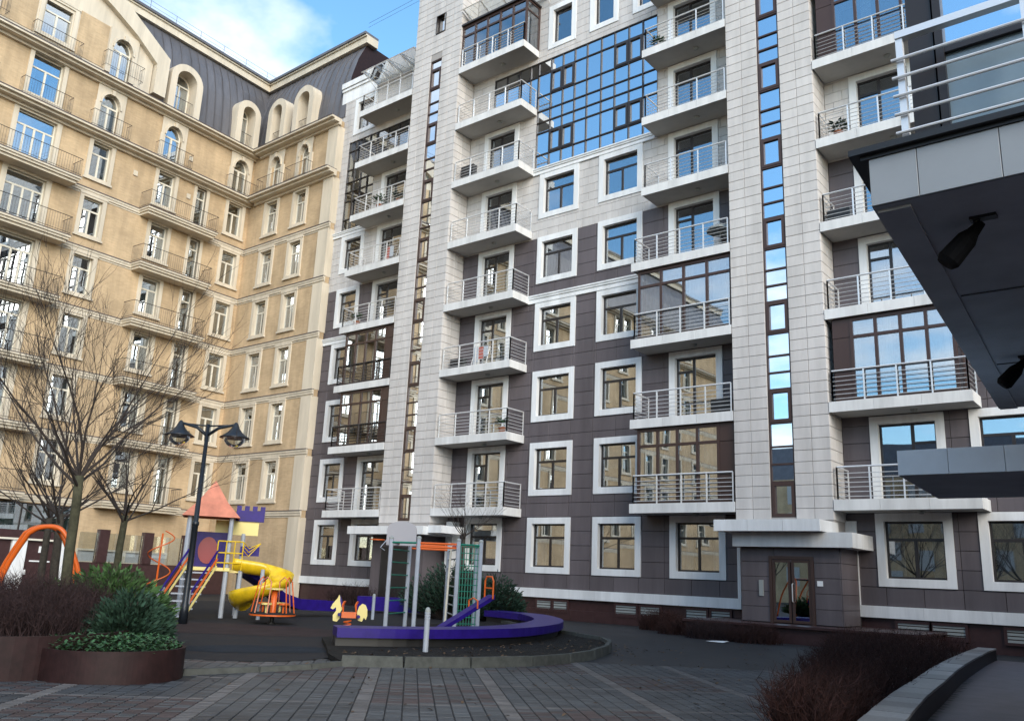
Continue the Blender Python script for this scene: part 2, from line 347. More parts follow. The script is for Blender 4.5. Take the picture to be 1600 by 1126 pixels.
# ------------------------------------------------------------------ apartment building with towers
YW, YF, FP = 29.4, 28.17, 3.2
def slabz(k): return 4.1+FP*(k-2)                # underside of the balcony slab of floor k
A = thing('apartment_building', 'grey tiled apartment building with dark lower floors, two stone towers and rows of steel-railed balconies', 'building', (-20, 30, 0))
holes_in, holes_out, winlist, doorlist = [], [], [], []
def AW(x0, x1, z0, z1, **kw): winlist.append((x0,x1,z0,z1,kw)); holes_out.append((x0,x1,z0,z1)); holes_in.append((x0+.24,x1-.24,z0+.24,z1-.24))
def AD(x0, x1, k, **kw):
    z0 = slabz(k)+.36 if k > 1 else 1.2; z1 = slabz(k+1)-.03
    doorlist.append((x0,x1,z0,z1,kw)); holes_out.append((x0,x1,z0,z1)); holes_in.append((x0+.24,x1-.24,z0,z1-.24))
for k in range(1, 7):
    z0 = 1.8+FP*(k-1)
    for x0, x1 in ((-22.65,-20.42),(-19.33,-17.1)): AW(x0, x1, z0, z0+2.28)
    AW(-36.85, -34.92, z0, z0+2.28)
AW(-36.75, -34.85, 26.5, 28.85)
for x0, x1 in ((-15.86,-13.6),(-8.39,-6.11),(-5.39,-3.11),(-2.2,.1),(-26.25,-24.05),(-33.92,-31.67)): AW(x0, x1, 1.8, 4.1)
AW(-5.39, -3.11, 5.0, 7.28)
for x0, x1 in ((-22.43,-20.8),(-20.0,-18.42),(-17.65,-16.05)): AW(x0, x1, 26.7, 29.1, style='O')
for k in range(2, 9):
    if not (k in (2, 4)): AD(-15.86, -13.6, k, style='D')
    if k not in (3, 7): AD(-8.39, -6.11, k, style='E' if k == 2 else 'D')
    if k < 8: AD(-26.25, -24.05, k, style='D', sm='white')
for k in (2, 5, 6, 7): AD(-33.86, -31.6, k, style='D')
glass_rects = [(-23.0,-16.4,20.4,26.2),(-25.8,-23.0,23.66,26.2),(-37.0,-34.6,20.4,26.1),(-34.6,-31.0,23.66,26.1)]
holes_in += glass_rects; holes_out += glass_rects
# openings behind glazed balconies
for r in ((-16.0,-12.7,slabz(2)+.4,slabz(3)-.1),(-16.0,-12.7,slabz(4)+.4,slabz(5)-.1),(-8.6,-5.6,slabz(3)+.4,slabz(4)-.1),(-8.6,-5.6,slabz(7)+.4,slabz(8)-.1),(-33.9,-30.7,slabz(3)+.4,slabz(4)-.1),(-33.9,-30.7,slabz(4)+.4,slabz(5)-.1)):
    holes_in.append(r); holes_out.append(r)
belts = [(-38.04,-34.7,13.68,14.05),(-23.05,-17.0,13.68,14.05),(-38.04,-30.6,20.08,20.4),(-23.05,-16.5,20.08,20.4)]
for x0, x1, z0, z1 in belts:
    b = MB(); h = z1-z0
    b.box(x0, x1, YW-.07, YW+.02, z0, z0+h*.42); b.box(x0, x1, YW-.045, YW+.02, z0+h*.42, z0+h*.56); b.box(x0, x1, YW-.1, YW+.02, z0+h*.56, z0+h*.82); b.box(x0, x1, YW-.14, YW+.02, z0+h*.82, z1)
    add('belt_course', b.mesh('belt_course', 'white'), A); holes_out.append((x0,x1,z0,z1))
ZONES = [(-38.04,-30.6,30.2),(-27.25,-12.65,33.5),(-9.3,6.0,31.0)]
zlo = []
for zx0, zx1, ztop in ZONES:
    for nm, za, zb, mt in (('dark_wall',.84,16.85,'dark_joint'),('light_wall',16.85,ztop,'tile_joint')):
        rects = [(zx0,zx1,za,zb)]
        for h in holes_in: rects = minus(rects, h)
        b = MB()
        for x0, x1, z0, z1 in rects: b.box(x0, x1, YW+.025, YW+.34, z0, z1)
        add(nm, b.mesh(nm, mt), A)
# the dark cladding panels and the light stone tiles, each with its own edges
dark_panels, light_tiles = [], []
for zx0, zx1, ztop in ZONES:
    n = 27; ch = (16.85-1.2)/n
    for i in range(n):
        za, zb = 1.2+ch*i, 1.2+ch*(i+1); x = zx0; off = (i % 2)*.0
        while x < zx1-.05:
            xe = min(x+1.115, zx1)
            if zx1-xe < .3: xe = zx1
            rs = [(x,xe,za,zb)]
            for h in holes_out: rs = minus(rs, h)
            dark_panels += rs; x = xe
    ch = .40; i = 0; za = 16.85
    while za < ztop-.05:
        zb = min(za+ch, ztop); x = zx0-(.32 if i % 2 else 0)
        while x < zx1-.05:
            xe = min(x+.64, zx1); rs = [(max(x,zx0),xe,za,zb)]
            for h in holes_out: rs = minus(rs, h)
            light_tiles += rs; x += .64
        za = zb; i += 1
def seen(p):
    d = Vector(p)-CAM; c = d.dot(c_f)
    if c < .5: return None
    x = 800+FPX*d.dot(c_r)/c; y = 563-FPX*d.dot(c_u)/c
    return (x, y, c) if -30 < x < 1630 and -30 < y < 1150 else None
def panel_parts(rects, y, name, m, parent, th=.03, g=.008, maxn=300):
    """nearest pieces one object each, the others joined in one part"""
    def score(r):
        s = seen(((r[0]+r[1])/2, y, (r[2]+r[3])/2))
        return (r[1]-r[0])*(r[3]-r[2])/s[2]**2 if s else 0
    rects = sorted(rects, key=score, reverse=True); rest = MB()
    for i, r in enumerate(rects):
        if i < maxn and score(r) > 0:
            wd, ht = round(r[1]-r[0],3), round(r[3]-r[2],3)
            me = cached((name,wd,ht,m), lambda: MB().tile(g, wd-g, 0, th, g, ht-g, .006).mesh(name, m))
            add(name, me, parent, T(r[0], y+rnd.uniform(-.002,.002), r[2]) @ Matrix.Rotation(rnd.uniform(-.0035,.0035), 4, 'Z') @ Matrix.Rotation(rnd.uniform(-.003,.003), 4, 'X'))
        else: rest.tile(r[0]+g, r[1]-g, y, y+th, r[2]+g, r[3]-g, .006)
    if rest.v:
        o = add(name+'s', rest.mesh(name+'s', m), parent); o['kind'] = 'stuff'
panel_parts(dark_panels, YW, 'cladding_panel', 'dark', A)
# towers
TOW = [(-30.6,-27.25,36.0,-29.35,-28.55,28.0),(-12.65,-9.3,33.0,-11.39,-10.53,33.0)]
tower_tiles = []
for x0, x1, zt, s0, s1, st in TOW:
    b = MB(); zb0 = 3.4
    for r in minus(minus([(x0+.02,x1-.034,zb0,zt)], (s0,s1,3.9,st)), (-29.1,-28.42,29.55,30.65)): b.box(r[0], r[1], YF+.025, YF+.3, r[2], r[3])
    b.box(x0, x0+.2, YF+.3, YW+.3, zb0, zt); b.box(x1-.22, x1-.03, YF+.3, YW+.3, zb0, zt); b.box(x0, x1, YF+.3, YW+.3, zt-.2, zt)
    add('tower', b.mesh('tower', 'tile_joint'), A)
    z = 3.8; side = MB()
    while z < zt-.05:
        ze = min(z+.384, zt)
        for a, c in ((x0,(x0+s0)/2),((x0+s0)/2,s0),(s1,(s1+x1)/2),((s1+x1)/2,x1)):
            tower_tiles.append((a,c,z,ze))
        if z > st:
            for a, c in ((s0,(s0+s1)/2),((s0+s1)/2,s1)):
                for rr in minus([(a,c,z,ze)], (-29.1,-28.42,29.55,30.65)): tower_tiles.append(rr)
        n = len(side.v)
        for a, c in ((YF+.03,YF+.64),(YF+.64,YW)):
            side.tile(a+.008, c-.008, 0, .03, z+.008, ze-.008, .006)
        side.v[n:] = [(x1-yy, xx, zz) for xx, yy, zz in side.v[n:]]
        z = ze
    so = add('side_tiles', side.mesh('side_tiles', 'tile'), A); so['kind'] = 'stuff'
    # window strip
    fb = MB(); z = 3.9; y0, y1 = YF+.05, YF+.16
    fb.box(s0, s0+.05, y0, y1, 3.9, st); fb.box(s1-.05, s1, y0, y1, 3.9, st); fb.box(s0+.05, s1-.05, y0, y1, st-.06, st)
    strip = None; panes = []
    fl = 0
    while z < st-.3:
        for j, hgt in enumerate((1.18,.6,.6,.82)):
            za, zb = z, min(z+hgt, st-.06)
            if zb-za < .15: z = zb; continue
            fb.box(s0+.05, s1-.05, y0, y1, za-.03, za+.03)
            if j == 0: ring(fb, s0+.05, s1-.05, za+.03, zb-.03, .1, y0-.02, y1)
            panes.append((s0+.04, s1-.04, za, zb)); z = zb
    so = add('window_strip', fb.mesh('window_strip', 'brownframe'), A)
    for a, c, za, zb in panes:
        wd, ht = round(c-a,3), round(zb-za,3)
        add('pane', cached(('sp',wd,ht), lambda: MB().box(0, wd, 0, .01, 0, ht-.004).mesh('pane', 'glassblue')), so, T(a, YF+.11, za+.002))
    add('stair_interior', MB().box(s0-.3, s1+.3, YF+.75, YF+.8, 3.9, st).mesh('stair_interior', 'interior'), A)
panel_parts(tower_tiles, YF, 'stone_tile', 'tile', A)
rest = MB()
for r in light_tiles: rest.tile(r[0]+.006, r[1]-.006, YW, YW+.03, r[2]+.006, r[3]-.006, .005)
o = add('wall_tiles', rest.mesh('wall_tiles', 'tile'), A); o['kind'] = 'stuff'
wt = window(A, T(-29.1, YF, 29.55), .68, 1.1, sw=.03, style='O', glass='glassblue', curtains=False, sm='frame')
# building body behind the openings
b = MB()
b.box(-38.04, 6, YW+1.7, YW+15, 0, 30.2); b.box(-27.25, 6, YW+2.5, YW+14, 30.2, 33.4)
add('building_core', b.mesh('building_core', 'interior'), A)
for zx0, zx1, ztop in ZONES:
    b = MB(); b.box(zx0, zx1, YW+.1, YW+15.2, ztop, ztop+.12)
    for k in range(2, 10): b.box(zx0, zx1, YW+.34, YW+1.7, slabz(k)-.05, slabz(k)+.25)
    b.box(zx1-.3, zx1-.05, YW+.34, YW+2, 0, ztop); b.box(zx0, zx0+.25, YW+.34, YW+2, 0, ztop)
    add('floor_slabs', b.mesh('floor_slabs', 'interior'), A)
for x0, x1, z0, z1, kw in winlist: window(A, T(x0, YW, z0), round(x1-x0,2), round(z1-z0,2), **{**dict(style='T'), **kw})
for x0, x1, z0, z1, kw in doorlist: window(A, T(x0, YW, z0), round(x1-x0,2), round(z1-z0,2), bottom=False, name='balcony_door', **kw)
# curtain walls
def gridglass(name, x0, x1, xs, zs, sashes, y, glass='glassblue'):
    b = MB(); fw = .05
    for x in xs: b.box(x-fw/2, x+fw/2, y-.05, y+.06, zs[0], zs[-1])
    for i in range(len(xs)-1):
        for z in zs: b.box(xs[i]+fw/2, xs[i+1]-fw/2, y-.045, y+.055, z-fw/2, z+fw/2)
    for i0, i1, j in sashes:
        for i in range(i0, i1): ring(b, xs[i]+.02, xs[i+1]-.02, zs[j]+.02, zs[j+1]-.02, .1, y-.07, y+.05)
    fo = add(name, b.mesh(name, 'frame'), A)
    for i in range(len(xs)-1):
        for j in range(len(zs)-1):
            wd, ht = round(xs[i+1]-xs[i],3), round(zs[j+1]-zs[j],3)
            jit = Matrix.Rotation(rnd.uniform(-.006,.006), 4, 'Z') @ Matrix.Rotation(rnd.uniform(-.006,.006), 4, 'X')
            add('pane', cached(('gp',wd,ht,glass), lambda: MB().box(-wd/2+.02, wd/2-.02, 0, .01, -ht/2+.02, ht/2-.02).mesh('pane', glass)), fo, T((xs[i]+xs[i+1])/2, y+.01, (zs[j]+zs[j+1])/2) @ jit)
    return fo
GX = [-23.0,-22.24,-21.54,-20.85,-20.15,-19.36,-18.63,-17.88,-17.15,-16.4]
GZ = [20.4,21.15,22.31,22.88,23.5,24.3,25.5,26.2]
fo = gridglass('curtain_wall', 0, 0, GX, GZ, [(1,3,1),(6,8,1),(1,3,5),(6,8,5)], YW+.06)
for x0, x1 in ((-21.5,-20.3),(-19.3,-18.7),(-18.5,-17.9),(-17.0,-16.5)): add('curtain', curtain_mesh(x0, x1, 20.5, 23.2, YW+.5), fo)
for x0, x1 in ((-22.2,-21.6),(-20.8,-20.2),(-19.3,-18.7)): add('curtain', curtain_mesh(x0, x1, 23.6, 26.1, YW+.5), fo)
gridglass('curtain_wall', 0, 0, [-25.8,-25.0,-24.2,-23.5,-23.02], [23.7,25.45,26.2], [], YW+.06)
gridglass('curtain_wall', 0, 0, [-37.0,-36.4,-35.8,-35.2,-34.6], GZ, [(1,2,1)], YW+.06, 'glass')
gridglass('curtain_wall', 0, 0, [-34.58,-33.7,-32.8,-31.9,-31.0], [23.7,25.45,26.1], [], YW+.06, 'glass')
# balconies
def railing(b, x0, x1, y0, y1, z, left=True, right=True, h=1.05, bars=6, step=1.05):
    n = max(1, round((x1-x0)/step)); rt = .022
    segs = [((x0,y0),(x1,y0),n)]
    if right: segs.append(((x1,y0),(x1,y1),1))
    if left: segs.append(((x0,y0),(x0,y1),1))
    for (ax, ay), (cx, cy), m in segs:
        b.tube([(ax,ay,z+h),(cx,cy,z+h)], .032, 6)
        for i in range(bars): zz = z+.10+(h-.16)*i/bars; b.tube([(ax,ay,zz),(cx,cy,zz)], .013, 4, False)
        for i in range(m+1):
            q = i/m; X, Y = ax+(cx-ax)*q, ay+(cy-ay)*q; b.box(X-rt, X+rt, Y-rt, Y+rt, z-.02, z+h)
def balcony(x0, x1, k, rail=True, right=True, left=False, lamp=True, mt='steel'):
    z = slabz(k); y0 = YF-.02
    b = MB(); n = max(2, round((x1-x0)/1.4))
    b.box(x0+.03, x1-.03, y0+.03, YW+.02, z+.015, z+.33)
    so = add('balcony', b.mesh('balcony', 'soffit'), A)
    for i in range(n):
        a, c = x0+(x1-x0)*i/n, x0+(x1-x0)*(i+1)/n
        wd = round(c-a,3); add('fascia_panel', cached(('fas',wd), lambda: MB().box(.004, wd-.004, 0, .028, 0, .35).mesh('fascia_panel', 'slab')), so, T(a, y0, z))
    if right: add('fascia_panel', cached(('fasr',), lambda: MB().box(0, .028, .03, YW-YF+.0, 0, .35).mesh('fascia_panel', 'slab')), so, T(x1-.03, y0, z))
    pass
    if rail:
        rb = MB(); railing(rb, x0+.12, x1-.1, y0+.1, YW, z+.35, left, right); add('railing', rb.mesh('railing', mt), so)
    if lamp: add('ceiling_lamp', cached(('clamp',), lambda: MB().lathe([(.0,-.1),(.07,-.09),(.11,-.05),(.12,0)], 10).mesh('ceiling_lamp', 'vent', True)), so, T((x0+x1)/2+.3, YF+.65, z+.015))
    return so
def bay(x0, x1, k, cols, dark=None, right=True, drop=False, parent=None, z1=None, y=None, glass='glass'):
    """glazed-in balcony: frame of posts with upper lights, panes, optional dark end panel"""
    y = YF+.16 if y is None else y; z0 = slabz(k)+.35; z1 = z1 or slabz(k+1)
    a, c = x0, x1
    if dark == 'r': c = x1-.62
    if dark == 'l': a = x0+.62
    b = MB(); fw = .1; zt = z0+(z1-z0)*.76
    xs = [a+(c-a)*i/cols for i in range(cols+1)]
    for x in xs: b.box(x-fw/2, x+fw/2, y-.04, y+.06, z0, z1)
    for i in range(cols):
        for z in (z0+.05, zt, z1-.09): b.box(xs[i]+fw/2, xs[i+1]-fw/2, y-.035, y+.055, z-.05, z+.05 if z < z1-.1 else z1)
    if dark: q0, q1 = (c+.05, x1) if dark == 'r' else (x0, a-.05); b.box(q0, q1, y-.02, y+.04, z0, zt-.01); b.box(q0, q1, y-.02, y+.04, zt+.01, z1)
    if right: b.box(x1-.05, x1+.05, YW-.1, YW, z0, z1); b.box(x1-.03, x1+.03, y+.06, YW-.1, zt-.04, zt+.04); b.box(x1-.03, x1+.03, y+.06, YW-.1, z1-.1, z1)
    fo = add('glazed_balcony', b.mesh('glazed_balcony', 'brownframe'), A)
    for i in range(cols):
        for p, q in ((z0+.1,zt-.05),(zt+.05,z1-.14)):
            wd, ht = round(xs[i+1]-xs[i]-fw,3), round(q-p,3)
            jit = Matrix.Rotation(rnd.uniform(-.012,.012), 4, 'Z')
            add('pane', cached(('bp',wd,ht,glass), lambda: MB().box(0, wd, 0, .01, 0, ht).mesh('pane', glass)), fo, T(xs[i]+fw/2, y+.01, p) @ jit)
        if rnd.random() < .75: add('curtain', curtain_mesh(xs[i]+.1+rnd.random()*.1, xs[i+1]-.1-rnd.random()*.25, z0+.05, z1-.1, y+.2), fo)
    if right: add('pane', MB().box(x1-.006, x1+.004, y+.06, YW-.1, z0, z1-.1).mesh('pane', glass), fo)
    return fo
for k in range(2, 10):
    balcony(-34.8, -30.62, k, right=False, left=True, mt='iron' if k in (3,4) else 'steel')
    balcony(-27.24, -23.0, k, left=False)
for k in range(2, 10): balcony(-16.9 if k < 6 else -16.45, -12.66, k, right=False, left=True)
for k in range(2, 9): balcony(-9.29, -5.0, k, left=True)
bay(-16.6, -12.7, 2, 4, 'r', right=False); bay(-16.6, -12.7, 4, 4, None, right=False)
bay(-9.1, -5.4, 3, 4, 'l'); bay(-9.1, -5.4, 7, 4, 'l')
bay(-34.3, -30.65, 3, 4, 'r', right=False); bay(-34.3, -30.65, 4, 4, 'r', right=False)
bay(-27.2, -23.05, 9, 5, None, z1=29.3, glass='glass')
add('bay_roof', MB().box(-27.25, -22.95, YF, YW+.1, 29.3, 29.4).mesh('bay_roof', 'frame'), A)
# glass awnings over the top terraces
for ax0, ax1, zf, zb in ((-34.9,-30.62,29.35,29.15),(-27.2,-22.3,30.2,29.75)):
    b = MB(); yf, yb = YF-.1, YW-.05
    n = 4
    for i in range(n+1):
        x = ax0+.1+(ax1-ax0-.2)*i/n
        b.tube([(x,yf,zf),(x,yb,zb)], .03, 4); b.tube([(x,yf+.15,zf-.05),(x,yb,zb-.4)], .022, 4); 
        for q in (.3,.55,.8): b.tube([(x,yf+(yb-yf)*q,zf+(zb-zf)*q),(x,yf+(yb-yf)*(q+.08),zf-.05+(zb-.35-zf)*q)], .012, 4)
    b.tube([(ax0,yf,zf),(ax1,yf,zf)], .03, 4); b.tube([(ax0,yb,zb),(ax1,yb,zb)], .03, 4)
    ao = add('glass_awning', b.mesh('glass_awning', 'steel'), A)
    add('pane', MB().add([(ax0,yf,zf+.05),(ax1,yf,zf+.05),(ax1,yb,zb+.05),(ax0,yb,zb+.05)], [(0,1,2,3)]).mesh('pane', 'glassclear'), ao)
# top of the left section and tower parapets
b = MB(); b.box(-38.06, -30.62, YW-.1, YW+.2, 29.75, 29.9); b.box(-38.06, -30.62, YW-.16, YW+.2, 29.95, 30.3); b.box(-38.05,-34.95,YW-.02,YW,28.95,29.75)
add('cornice', b.mesh('cornice', 'white'), A)
# base band, plinth, basement windows
for x0, x1 in ((-38.04,-31.5),(-24.0,-13.03),(-8.98,6.0)):
    n = max(1, round((x1-x0)/1.8))
    for i in range(n):
        wd = round((x1-x0)/n,3); add('base_band', cached(('bb',wd), lambda: MB().box(.003, wd-.003, 0, .12, 0, .36).mesh('base_band', 'white')), A, T(x0+wd*i, YW-.08, .84))
add('jamb', MB().box(-13.15, -13.03, YW-.08, YW+.04, 1.2, 2.95).mesh('jamb', 'white'), A)
add('jamb', MB().box(-9.36, -8.98, YW-.09, YW+.04, .845, 3.85).mesh('jamb', 'white'), A)
b = MB(); b.box(-38.04, 6, YW+.06, YW+.4, 0, .84); add('plinth', b.mesh('plinth', 'maroon'), A)
for i in range(16): add('plinth_slab', cached(('ps',), lambda: MB().tile(.004, 1.096, 0, .05, 0, .42, .004).mesh('plinth_slab', 'maroon')), A, T(-23.6+1.1*i, YW-.01, 0)) if not -13.4 < -23.6+1.1*i < -8.9 else None
for x0, x1 in ((-22.0,-21.3),(-21.15,-20.5),(-18.2,-17.3),(-17.1,-16.3),(-15.2,-14.4),(-14.2,-13.5),(-7.9,-7.0),(-6.9,-6.0),(-4.9,-4.0)):
    vo = add('basement_window', ring(MB(), x0-.08, x1+.08, .28, .8, .08, YW-.03, YW+.06).mesh('basement_window', 'maroon'), A)
    b = MB()
    for i in range(4): b.box(x0, x1, YW+.0, YW+.03, .36+.1*i, .43+.1*i)
    add('louvre', b.mesh('louvre', 'vent'), vo)
# entrance porch of the right tower
po = add('porch', MB().box(-12.25, -9.0, 27.62, YW+.02, .0, 2.9).mesh('porch', 'dark_joint'), A)
for i in range(5):
    for x0, x1 in ((-12.25,-11.28),(-9.82,-9.0)) if i < 4 else ((-12.25,-11.1),(-11.1,-9.0)):
        za = .55+.47*i
        add('cladding_panel', MB().tile(x0+.006, x1-.006, 27.59, 27.62, za+.006, za+.464, .005).mesh('cladding_panel', 'dark'), po)
    n = MB().tile(27.62, YW-.2, 0, .03, .556+.47*i, 1.014+.47*i, .005); n.v = [(-8.97-y, x, z) for x, y, z in n.v]; add('cladding_panel', n.mesh('cladding_panel', 'dark'), po)
b = MB(); b.box(-12.4, -8.5, 27.3, YW+.02, 2.9, 3.36); add('porch_band', b.mesh('porch_band', 'slab'), po)
for i in range(3): add('canopy_panel', MB().box(-12.85+1.18*i, -12.85+1.18*(i+1)-.008, 26.85, 26.9, 3.37, 3.74).mesh('canopy_panel', 'white'), po)
add('canopy', MB().box(-12.84, -9.31, 26.9, YF+.4, 3.375, 3.735).mesh('canopy', 'slab'), po)
do = add('entrance_door', ring(MB(), -11.28, -9.82, .52, 2.62, .1, 27.56, 27.75, False).mesh('entrance_door', 'brownframe'), A)
add('door_interior', MB().box(-11.18, -9.92, 27.70, 27.72, .5, 2.52).mesh('door_interior', 'black'), do)
add('leaf', ring(MB(), -11.17, -10.58, .56, 2.5, .08, 27.58, 27.64).mesh('leaf', 'brownframe'), do); add('leaf', ring(MB(), -10.54, -9.93, .56, 2.5, .08, 27.58, 27.64).mesh('leaf', 'brownframe'), do)
for x0, x1 in ((-11.09,-10.66),(-10.46,-10.01)): add('pane', MB().box(x0, x1, 27.60, 27.61, .64, 2.42).mesh('pane', 'glassB'), do)
add('handle', MB().tube([(-10.5,27.57,1.2),(-10.5,27.5,1.22),(-10.5,27.5,1.75),(-10.5,27.57,1.77)], .018, 6).mesh('handle', 'steel'), do)
add('intercom', MB().box(-11.62, -11.48, 27.55, 27.59, 1.35, 1.85).mesh('intercom', 'vent'), po)
add('house_number_plate', MB().box(-9.73, -9.55, 27.57, 27.59, 1.72, 1.88).mesh('house_number_plate', 'white'), po)
# raised terrace before the entrance
b = MB(); b.box(-13.6, -6.6, 26.3, YW+.0, .0, .46); b.box(-13.7, -6.5, 26.2, YW+.0, .46, .53); add('terrace', b.mesh('terrace', 'maroon'), A)
# entrance of the left tower (behind the climbing frame)
b = MB(); b.box(-31.3, -26.4, 26.9, YF+.5, 3.22, 3.58); b.box(-26.4, -25.6, 27.2, YF+.5, 3.3, 3.62); add('canopy', b.mesh('canopy', 'white'), A)
b = MB(); b.box(-30.6, -27.25, 27.9, YW, .0, 3.25); add('porch', b.mesh('porch', 'dark'), A)
add('entrance_door', MB().box(-29.9, -28.2, 27.84, 27.9, .3, 2.7).mesh('entrance_door', 'black'), A)
add('pilaster', MB().box(-26.9, -26.5, 28.9, 29.4, .84, 3.9).mesh('pilaster', 'white'), A)
# things on balconies
b = MB().box(0, .8, 0, .3, 0, .55); b.lathe([(.2,.0),(.2,.02)], 12); me = b.mesh('air_conditioner', 'black')
tag(add('air_conditioner', me, None, T(-27.1, YW-.75, slabz(7)+.75)), 'black air conditioner box on the balcony beside the left stone tower', 'air conditioner')
pz = slabz(5)+.35
t = thing('parasol', 'closed-in grey parasol standing on the balcony left of the right tower', 'parasol', (-13.3, 28.8, pz))
add('pole', MB().tube([(-13.3,28.8,pz),(-13.3,28.8,pz+1.15)], .025, 6).mesh('pole', 'vent'), t); add('canopy', MB().lathe([(.55,pz+.8),(.5,pz+.9),(.05,pz+1.15)], 10, (-13.3,28.8)).mesh('canopy', 'vent'), t); add('base', MB().lathe([(.0,pz),(.22,pz),(.22,pz+.06),(.03,pz+.1)], 12, (-13.3,28.8)).mesh('base', 'vent'), t)

# ------------------------------------------------------------------ beige mansard building (two wings meeting in an inner corner)
BY, DB, YB2 = .0703, -43.9, 29.0
nb = Vector((math.cos(BY), math.sin(BY), 0)); tb = Vector((-math.sin(BY), math.cos(BY), 0))
def B1(u, v, z): return Matrix.Translation(tb*u+nb*DB-nb*v+Vector((0,0,z))) @ Matrix.Rotation(math.pi/2+BY, 4, 'Z')
def B2(u, v, z): return Matrix.Translation((u, YB2+v, z))
CT, CX = 32.16, -46.05                               # inner corner
Bb = thing('apartment_building', 'beige brick apartment building with cream trim, arched top windows and dark mansard roof', 'building', (-46, 29, 0))
ROWS = [4.55+3.3*i for i in range(8)]                # 4.55 ... 27.65
UL = -34.0                                           # the long wing goes on to the left, out of the picture
bh1, bh2 = [], []
items = []                                           # (facade, kind, u0, u1, z0, z1, row)
def mir(a, b_): return (37.2-b_, 37.2-a)
colsB = {'c2':(21.38,22.9), 'c3':(25.42,26.95), 'c4':(28.06,29.16), 'c5':(30.36,31.86)}
cols_left = [(-a[1]+37.2, -a[0]+37.2) for a in colsB.values()]
more = [(1.5,3.0),(-2.0,-.5),(-5.5,-4.0),(-9,-7.5),(-12.5,-11),(-16,-14.5),(-19.5,-18),(-23,-21.5)]
for i, zb in enumerate(ROWS[:7]):
    zb_ = zb
    allc = [(n, *c) for n, c in colsB.items()]
    for n, a, c in allc+[('m', *c) for c in cols_left+more]:
        if i == 6 and n == 'c4': continue
        if i == 6 and n != 'm': items.append((1,'arch',a-.08,c+.1,zb+.05,zb+3.0,i)); continue
        items.append((1, 'door' if n == 'c4' else 'win', a, c, zb+(.12 if n == 'c4' else .55), zb+3.05, i))
    if i == 6: items.append((1,'win',17.58,19.62,zb+.35,zb+3.1,i))
    else: items.append((1,'wide',17.35,19.85,zb+.12,zb+3.05,i))
    for a, c in ((-44.31,-42.75),(-41.42,-39.93)):
        items.append((2,'arch' if i == 6 else 'win',a-(.03 if i==6 else 0),c+(.05 if i==6 else 0),zb+(.05 if i == 6 else .45),zb+3.0,i))
# gable row
items.append((1,'win',17.6,19.62,28.3,30.85,7)); items.append((1,'arch',21.45,23.2,28.15,30.95,7)); items.append((1,'arch',14.0,15.75,28.15,30.95,7))
for f, k, a, c, z0, z1, i in items:
    (bh1 if f == 1 else bh2).append((a+.2,c-.2,z0+(.2 if k == 'win' else .0),z1-.2) if k != 'arch' else (a+.32,c-.32,z0,z1-.42))
bh1.append((19.9,24.1,1.9,4.15)); bh1.append((24.35,29.6,1.38,2.08))
def backing(rects, holes, m, name, xf):
    for h in holes: rects = minus(rects, h)
    b = MB()
    for x0, x1, z0, z1 in rects: b.box(x0, x1, 0, .35, z0, z1)
    return add(name, b.mesh(name, m), Bb, xf)
backing([(UL,CT+.3,0,27.65)], bh1, 'brick', 'wall', B1(0,0,0)); backing([(CX-.2,-37.62,0,27.65)], bh2, 'brick', 'wall', B2(0,0,0))
backing([(UL,CT+.3,-.1,27.6)], [], 'interior', 'interior_wall', B1(0,1.3,0)); backing([(CX-2,-37.62,-.1,27.6)], [], 'interior', 'interior_wall', B2(0,1.3,0))
# gable wall with its arched moulding
gp = [(25.08,28.2),(25.08,30.75),(23.46,31.8),(21.71,32.9),(20.2,33.62),(18.6,33.95)]
gp_full = gp+[(37.2-x,z) for x, z in reversed(gp[:-1])]
ins = [(24.32,28.2),(24.3,30.05),(22.85,31.12),(21.2,32.0),(19.8,32.6),(18.6,32.9)]; ins_full = ins+[(37.2-x,z) for x, z in reversed(ins[:-1])]
b = MB(); g = list(reversed(ins_full))
# wall pieces below the moulding, leaving the window openings free
rects = [(12.95,24.25,28.15,30.95)]
for f, k, a, c, z0, z1, i in items[-3:]: rects = minus(rects, (a+.3,c-.3,z0,z1-.4))
for x0, x1, z0, z1 in rects: b.box(x0, x1, 0, .3, z0, z1)
b.vprism([(12.95,30.95),(24.25,30.95),(22.85,31.2),(21.2,32.1),(19.8,32.7),(18.6,33.0),(17.4,32.7),(16,32.1),(14.35,31.2)], .0, .3)
b.box(12.9, 24.3, .3, 1.6, 30.9, 31.05)
add('gable_wall', b.mesh('gable_wall', 'cream'), Bb, B1(0,0,0))
for x0, x1 in ((19.72,21.4),(15.8,17.5)): add('brick_panel', MB().box(x0, x1, -.03, 0, 28.25, 30.9).mesh('brick_panel', 'brick'), Bb, B1(0,0,0))
add('gable_moulding', MB().strip(list(reversed(gp_full)), list(reversed(ins_full)), -.35, 1.0).mesh('gable_moulding', 'cream'), Bb, B1(0,0,0))
add('interior_wall', MB().box(12.9, 24.3, .95, 1.0, 28.1, 31).mesh('interior_wall', 'interior'), Bb, B1(0,0,0))
